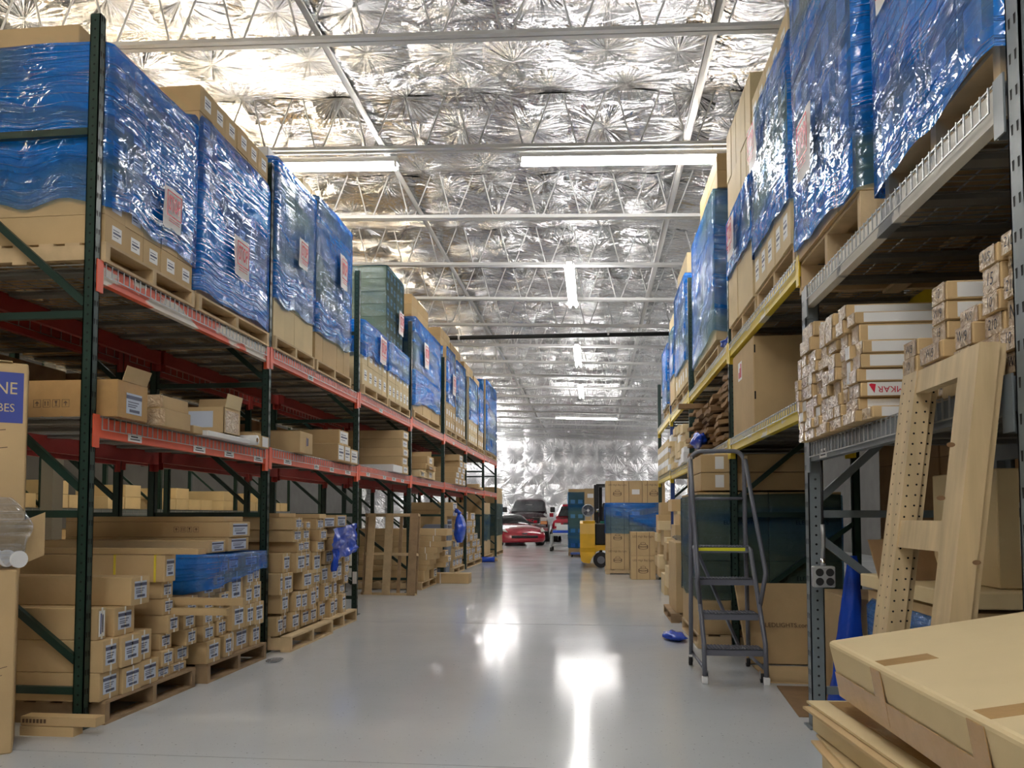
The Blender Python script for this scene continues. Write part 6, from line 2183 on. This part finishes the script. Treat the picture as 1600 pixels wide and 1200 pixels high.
def forklift():
    r = root('forklift', 'yellow forklift with round fan on top parked beside the printed cartons', 'forklift', (0.05, 18.2, 0))
    # counterweight: rounded rear body seen from behind
    c = MB()
    prof = [(17.15, 0.30), (17.05, 0.45), (17.02, 0.75), (17.05, 0.98), (17.14, 1.04), (17.75, 1.04), (17.75, 0.30)]
    x0, x1 = -0.31, 0.02
    k = len(prof)
    for x, rev in ((x0, False), (x1, True)):
        pts = [(x, y, z) for y, z in prof]
        c.poly(pts if rev else pts[::-1])
    for i in range(k):
        a, b_ = prof[i], prof[(i + 1) % k]
        c.poly([(x0, a[0], a[1]), (x1, a[0], a[1]), (x1, b_[0], b_[1]), (x0, b_[0], b_[1])])
    c.build('counterweight', lift_yellow, r, bevel=0.02)
    c = MB()
    arch = [(-0.31, 0.30), (-0.29, 0.16), (-0.24, 0.115), (-0.10, 0.10), (-0.05, 0.22), (0.02, 0.34), (0.14, 0.40), (0.27, 0.38), (0.33, 0.34), (0.5, 0.34), (0.75, 0.36), (0.75, 0.50), (-0.31, 0.50)]
    for y, rev in ((17.12, False), (18.9, True)):
        pts = [(x, y, z) for x, z in arch]
        c.poly(pts[::-1] if rev else pts)
    for i in range(len(arch)):
        a, b_ = arch[i], arch[(i + 1) % len(arch)]
        c.poly([(a[0], 17.12, a[1]), (a[0], 18.9, a[1]), (b_[0], 18.9, b_[1]), (b_[0], 17.12, b_[1])])
    c.build('chassis', lift_yellow, r)
    for x0_, x1_ in ((0.02, 0.28), (0.40, 0.62)):
        c = MB()
        xm = (x0_ + x1_) / 2
        c.tube([(xm, 17.2, 0.172), (xm, 17.42, 0.172)], 0.172, 24)
        o = c.build('wheel', black, r, smooth=False)
        c = MB()
        c.tube([(xm, 17.19, 0.172), (xm, 17.22, 0.172)], 0.085, 18)
        c.build('hub', grey_dark, o)
    c = MB()
    c.box(0.02, 0.60, 17.3, 18.4, 0.50, 0.98)
    c.build('engine_cover', black, r, bevel=0.02)
    c = MB()
    c.hexa([(0.14, 17.4, 0.98), (0.55, 17.4, 0.72), (0.55, 17.9, 0.72), (0.14, 17.9, 0.98), (0.14, 17.4, 1.03), (0.55, 17.4, 1.03), (0.55, 17.9, 1.03), (0.14, 17.9, 1.03)])
    c.build('seat', green_plastic, r)
    c = MB()
    c.hexa([(0.16, 17.85, 1.03), (0.52, 17.85, 1.03), (0.52, 17.98, 1.03), (0.16, 17.98, 1.03), (0.2, 17.95, 1.45), (0.5, 17.95, 1.45), (0.5, 18.05, 1.45), (0.2, 18.05, 1.45)])
    c.build('backrest', black, r, bevel=0.02)
    for x in (0.08, 0.55):
        for y in (17.75, 18.8):
            c = MB()
            c.box(x - 0.03, x + 0.03, y - 0.03, y + 0.03, 0.5, 1.86)
            c.build('guard_post', black, r)
    c = MB()
    c.box(0.05, 0.58, 17.72, 18.83, 1.84, 1.88)
    c.build('overhead_guard', black, r)
    for x in (0.12, 0.40):
        c = MB()
        c.box(x, x + 0.08, 18.9, 19.0, 0.08, 1.86)
        c.build('mast_rail', black, r)
    for x in (0.1, 0.42):
        c = MB()
        c.box(x, x + 0.1, 19.0, 20.0, 0.05, 0.09)
        c.build('fork', grey_dark, r)
    c = MB()
    c.box(0.0, 0.08, 17.7, 17.85, 1.0, 1.86)
    c.build('guard_panel', black, r)
    # round fan on the counterweight
    f = MB()
    f.tube([(-0.13, 17.05, 1.27), (-0.13, 17.32, 1.27)], 0.135, 24, cap=False)
    f.tube([(-0.13, 17.05, 1.27), (-0.13, 17.04, 1.27)], 0.135, 24, cap=False, radii=[0.14, 0.12])
    f.disc((-0.13, 17.30, 1.27), (0, -1, 0), 0.13, 20)
    fo = f.build('fan_drum', steel_box, r, smooth=False)
    f = MB()
    f.tube([(-0.13, 17.08, 1.27), (-0.13, 17.14, 1.27)], 0.03, 14)
    f.build('fan_hub', plastic_white, fo)
    for k in range(4):
        f = MB()
        a = PI / 4 + k * PI / 2
        d = Vector((math.cos(a), 0, math.sin(a)))
        s = Vector((-math.sin(a), 0.35, math.cos(a))).normalized()
        p = Vector((-0.13, 17.12, 1.27))
        f.hexa([p + d * 0.03 - s * 0.02, p + d * 0.12 - s * 0.045, p + d * 0.12 - s * 0.045 + Vector((0, .004, 0)), p + d * 0.03 - s * 0.02 + Vector((0, .004, 0)), p + d * 0.03 + s * 0.02, p + d * 0.12 + s * 0.045, p + d * 0.12 + s * 0.045 + Vector((0, .004, 0)), p + d * 0.03 + s * 0.02 + Vector((0, .004, 0))])
        f.build('fan_blade', grey_dark, fo)
    for x in (-0.2, -0.06):
        f = MB()
        f.bar((x, 17.2, 1.03), (x, 17.2, 1.18), 0.02, 0.02, up=(0, 1, 0))
        f.build('fan_bracket', galv, r)
    c = MB()
    c.tube([(0.05, 17.6, 1.27), (0.09, 17.6, 1.27)], 0.04, 14)
    c.build('work_lamp', chrome, r, smooth=True)
forklift()


def cart():
    r = root('wheeled_cart', 'grey wheeled cart carrying blue and white boxes before the red pickup', 'cart', (-1.1, 25.3, 0))
    x0, x1, y0, y1 = -1.42, -0.55, 25.0, 25.9
    c = MB()
    c.box(x0, x1, y0, y1, 0.50, 0.55)
    c.build('top_tray', galv, r)
    c = MB()
    c.box(x0, x1, y0, y1, 0.16, 0.19)
    c.build('lower_shelf', galv, r)
    for x in (x0 + .03, x1 - .03):
        for y in (y0 + .03, y1 - .03):
            c = MB()
            c.box(x - .03, x + .03, y - .03, y + .03, 0.14, 0.52)
            c.build('leg', steel_box, r)
            c = MB()
            c.tube([(x - .04, y, 0.065), (x + .04, y, 0.065)], 0.065, 16)
            c.build('caster', black, r, smooth=True)
    for k, (a, b_, z0, z1, m, lab) in enumerate(((-1.34, -0.6, 0.552, 0.68, plastic_blue, 'blue and white box lying on the grey cart'), (-1.22, -0.62, 0.682, 0.86, paper, 'white paper stack slanting on the grey cart'))):
        o = carton(lab, a, b_, y0 + .1, y0 + .7, z0, z1, 'things on the grey cart', m)
        if k == 0:
            c = MB()
            c.box(a + 0.0, b_, y0 + .0985, y0 + .1, z0 + 0.0, z0 + 0.04)
            c.build('white_band', paper, o)
cart()


# ------------------------------------------------------------------ vehicles
def loft(secs, mats_fn=None):
    """secs: list of closed rings of equal length"""
    c = MB()
    n = len(secs[0])
    k = len(c.v)
    for s in secs:
        c.v += [tuple(p) for p in s]
    for i in range(len(secs) - 1):
        for j in range(n):
            a = k + i * n + j
            b_ = k + i * n + (j + 1) % n
            c.f.append((a, b_, b_ + n, a + n))
            c.m.append(0)
    c.f.append(tuple(k + j for j in reversed(range(n))))
    c.m.append(0)
    c.f.append(tuple(k + (len(secs) - 1) * n + j for j in range(n)))
    c.m.append(0)
    return c


def ring(cx, y, zb, zt, w, crown=0.0, tuck=0.0):
    """body cross-section: half-width w, from zb to zt with a crowned top and tucked-in sill"""
    pts = []
    prof = [(-1 + tuck, 0.0), (-1, 0.25), (-1, 0.6), (-0.96, 0.85), (-0.80, 1.0), (-0.4, 1.0 + crown), (0, 1.0 + crown * 1.2), (0.4, 1.0 + crown), (0.80, 1.0), (0.96, 0.85), (1, 0.6), (1, 0.25), (1 - tuck, 0.0)]
    return [(cx + w * a, y, zb + (zt - zb) * b_) for a, b_ in prof]


def wheel(r, x, y, rad, wd):
    c = MB()
    c.tube([(x - wd / 2, y, rad), (x + wd / 2, y, rad)], rad, 24)
    o = c.build('wheel', black, r)
    c = MB()
    c.tube([(x - wd / 2 - .005, y, rad), (x + wd / 2 + .005, y, rad)], rad * 0.62, 20)
    c.build('rim', chrome, o)


def sports_car():
    cx, y0 = -2.62, 29.2
    r = root('sports_car', 'low red sports car parked nose-out at the aisle end', 'car', (cx, y0, 0))
    r.rotation_euler = (0, 0, 0.36)
    S = [(0.0, .20, .40, .70), (.10, .14, .52, .84), (.45, .12, .66, .93), (1.0, .12, .74, .95), (1.55, .14, .80, .95), (2.6, .15, .86, .97), (3.6, .18, .90, .98), (4.25, .25, .88, .95), (4.4, .35, .82, .88)]
    loft([ring(cx, y0 + d, a, b_, w, 0.06, 0.10) for d, a, b_, w in S]).build('body', red_paint, r, smooth=True)
    G = [(1.5, .78, .80, .70), (2.2, .80, 1.16, .60), (2.7, .82, 1.22, .58), (3.3, .84, 1.14, .58), (4.0, .86, .92, .55)]
    loft([ring(cx, y0 + d, a, b_, w, 0.04, 0.0) for d, a, b_, w in G]).build('windshield', glass_dark, r, smooth=True)
    c = MB()
    c.box(cx - .52, cx + .52, y0 - .012, y0 + .03, .30, .40)
    c.build('grille', black, r, bevel=0.01)
    c = MB()
    c.box(cx - .50, cx + .50, y0 - .018, y0, .375, .385)
    c.build('grille_trim', chrome, r)
    for s in (-1, 1):
        c = MB()
        q = [(cx + s * .84, y0 + .16, .55), (cx + s * .66, y0 + .06, .50), (cx + s * .70, y0 + .30, .62), (cx + s * .86, y0 + .60, .68)]
        c.poly([(a, b_ - .02, d + .02) for a, b_, d in q])
        c.poly([(a, b_ - .02, d + .02) for a, b_, d in q][::-1])
        c.build('headlight', lamp_glass, r)
        for d in (.75, 3.45):
            wheel(r, cx + s * .82, y0 + d, .32, .24)
        c = MB()
        c.box(cx + s * .93 - .03, cx + s * .93 + .12, y0 + 1.9, y0 + 2.0, .86, .96)
        c.build('mirror', red_paint, r, bevel=0.01)
    c = MB()
    c.poly([(cx - .09, y0 + .035, .47), (cx, y0 + .02, .43), (cx + .11, y0 + .035, .475), (cx, y0 + .05, .50)])
    c.box(cx - .10, cx + .10, y0 + .02, y0 + .04, .445, .49)
    c.build('badge', chrome, r)
sports_car()


def suv():
    cx, y0 = -3.02, 34.1
    r = root('sport_utility_vehicle', 'dark maroon sport utility vehicle parked behind the red sports car', 'car', (cx, 36.5, 0))
    S = [(0, .45, 1.08, .90), (.12, .38, 1.20, .97), (.9, .36, 1.28, .98), (1.35, .36, 1.33, .98), (4.8, .36, 1.35, .98), (5.0, .42, 1.25, .95)]
    loft([ring(cx, y0 + d, a, b_, w, 0.04, 0.05) for d, a, b_, w in S]).build('body', maroon_paint, r, smooth=False)
    G = [(1.15, 1.25, 1.30, .88), (2.0, 1.14, 1.90, .76), (2.3, 1.14, 1.97, .76), (4.5, 1.14, 1.97, .76), (4.9, 1.14, 1.8, .78)]
    loft([ring(cx, y0 + d, a, b_, w, 0.03, 0.0) for d, a, b_, w in G]).build('cabin', maroon_paint, r, smooth=False)
    c = MB()
    c.hexa([(cx - .78, y0 + 1.10, 1.36), (cx + .78, y0 + 1.10, 1.36), (cx + .78, y0 + 1.4, 1.36), (cx - .78, y0 + 1.4, 1.36), (cx - .66, y0 + 1.84, 1.84), (cx + .66, y0 + 1.84, 1.84), (cx + .66, y0 + 2.1, 1.84), (cx - .66, y0 + 2.1, 1.84)])
    c.build('windshield', glass_dark, r)
    c = MB()
    c.box(cx - .16, cx + .16, y0 + 1.55, y0 + 1.57, 1.60, 1.68)
    c.build('inside_mirror', steel_box, r)
    c = MB()
    c.box(cx - .62, cx + .62, y0 - .02, y0 + .08, .78, 1.06)
    c.build('grille', black, r)
    c = MB()
    for z in (.77, 1.06):
        c.box(cx - .64, cx + .64, y0 - .03, y0 + .02, z, z + .025)
    for x in (-.64, .62):
        c.box(cx + x, cx + x + .02, y0 - .03, y0 + .02, .77, 1.08)
    g = c.build('grille_surround', chrome, r)
    lettering('GMC', ink_red, (cx + .10, y0 - .035, .94), .13, r, 'ny', 'lettering', squash=1.3)
    for s in (-1, 1):
        c = MB()
        a, b_ = sorted((cx + s * .66, cx + s * .94))
        c.box(a, b_, y0 - .01, y0 + .12, .93, 1.08)
        c.build('headlight', lamp_glass, r)
        c = MB()
        c.box(a, b_, y0 - .01, y0 + .12,   .78, .91)
        c.build('turn_signal', amber, r)
        for d in (.9, 4.0):
            wheel(r, cx + s * .86, y0 + d, .38, .26)
        c = MB()
        a, b_ = sorted((cx + s * 1.0, cx + s * 1.22))
        c.box(a, b_, y0 + 1.5, y0 + 1.6, 1.32, 1.56)
        c.build('mirror', black, r, bevel=0.02)
    c = MB()
    c.box(cx - 1.0, cx + 1.0, y0 - .14, y0 + .08, .46, .64)
    c.build('bumper', chrome, r, bevel=0.02)
suv()


def pickup():
    cx, y0 = -0.88, 33.6
    r = root('pickup_truck', 'red pickup truck parked behind the grey cart, nose towards the aisle', 'car', (cx, 36, 0))
    S = [(0, .45, .88, .86), (.12, .40, 1.0, .93), (1.2, .38, 1.08, .95), (5.0, .40, 1.10, .95)]
    loft([ring(cx, y0 + d, a, b_, w, 0.04, 0.05) for d, a, b_, w in S]).build('body', red_paint, r, smooth=False)
    G = [(1.1, 1.04, 1.10, .84), (1.8, 1.06, 1.66, .70), (2.0, 1.06, 1.70, .70), (3.0, 1.06, 1.70, .70), (3.2, 1.06, 1.4, .74)]
    loft([ring(cx, y0 + d, a, b_, w, 0.03, 0.0) for d, a, b_, w in G]).build('cabin', red_paint, r, smooth=False)
    c = MB()
    c.hexa([(cx - .72, y0 + 1.02, 1.14), (cx + .72, y0 + 1.02, 1.14), (cx + .72, y0 + 1.3, 1.14), (cx - .72, y0 + 1.3, 1.14), (cx - .62, y0 + 1.62, 1.58), (cx + .62, y0 + 1.62, 1.58), (cx + .60, y0 + 1.85, 1.58), (cx - .60, y0 + 1.85, 1.58)])
    c.build('windshield', glass_dark, r)
    c = MB()
    c.box(cx - .45, cx + .45, y0 - .02, y0 + .05, .66, .84)
    c.build('grille', black, r)
    c = MB()
    c.box(cx - .97, cx + .97, y0 - .16, y0 + .05, .42, .58)
    c.build('bumper', chrome, r, bevel=0.02)
    for s in (-1, 1):
        a, b_ = sorted((cx + s * .56, cx + s * .82))
        c = MB()
        c.box(a, b_, y0 - .02, y0 + .1, .70, .84)
        c.build('headlight', lamp_glass, r)
        for d in (.9, 3.9):
            wheel(r, cx + s * .84, y0 + d, .36, .24)
        a, b_ = sorted((cx + s * .96, cx + s * 1.14))
        c = MB()
        c.box(a, b_, y0 + 1.45, y0 + 1.53, 1.1, 1.28)
        c.build('mirror', red_paint, r, bevel=0.02)
pickup()

# ------------------------------------------------------------------ next aisle, glimpsed through the orange racking
mb = MB()
mb.box(-7.25, -7.08, 9.4, 9.6, 0, 5.9)
struct(mb.build('column', galv_dark))
for k, y in enumerate((7.0, 9.9, 12.8, 15.7, 18.6)):
    frame(y, -7.6, -8.7, 3.4, green, 0.07, 0.06, f'green upright frame of the far side aisle rack, {ORD[k]} from near end', 'uprights of the far side aisle rack', plate=False)
for k in range(4):
    a = (7.0, 9.9, 12.8, 15.7)[k]
    for zz, nm in ((1.25, 'lower'), (2.4, 'upper')):
        beam(a, a + 2.9, -7.6, zz, 0.1, grey, grey, f'{nm} beam of far side aisle rack, {ORD[k]} bay', 'beams of the far side aisle rack', 1)
    deck(a, a + 2.9, -7.6, -8.7, 1.253, f'wire deck of far side aisle rack, {ORD[k]} bay', 'decks of the far side aisle rack', 1, 0.2)
    for j in range(6):
        for i in range(2 if (j * 3 + k) % 4 == 1 else 1 if (j + k) % 3 else 0):
            o = carton(f'pale carton on the far side aisle rack, {ORD[j]} along in layer {NUM[i]} of {ORD[k]} bay', -8.5, -7.62, a + 0.12 + 0.45 * j, a + 0.55 + 0.45 * j, 1.263 + 0.2 * i, 1.46 + 0.2 * i, 'pale cartons on the far side aisle rack', kraft_pale)
    for j in range(3):
        carton(f'brown carton on floor of far side aisle rack, {ORD[j]} along in {ORD[k]} bay', -8.5, -7.6, a + 0.15 + 0.9 * j, a + 1.0 + 0.9 * j, 0.0, 0.95, 'floor cartons of the far side aisle rack', kraft)
# plastic litter on the floor by the second pallet
r = root('plastic_scrap', 'small scrap of clear plastic on floor by the second green post', 'litter', (-2.58, 5.9, 0))
c = MB()
c.grid(lump(-2.52, 5.9, 0.012, 0.06, 0.09, 0.012, 33), 14, 8, closed=True, uvfn=lambda u, v: (u, v))
c.build('film', film_clear, r, smooth=True)
r = root('tape_label', 'white paper tag hanging on the third green post', 'tag', (-2.74, 8.735, 0.42))
c = MB()
c.box(-2.80, -2.75, 8.736, 8.739, 0.36, 0.50)
c.build('paper', paper, r)
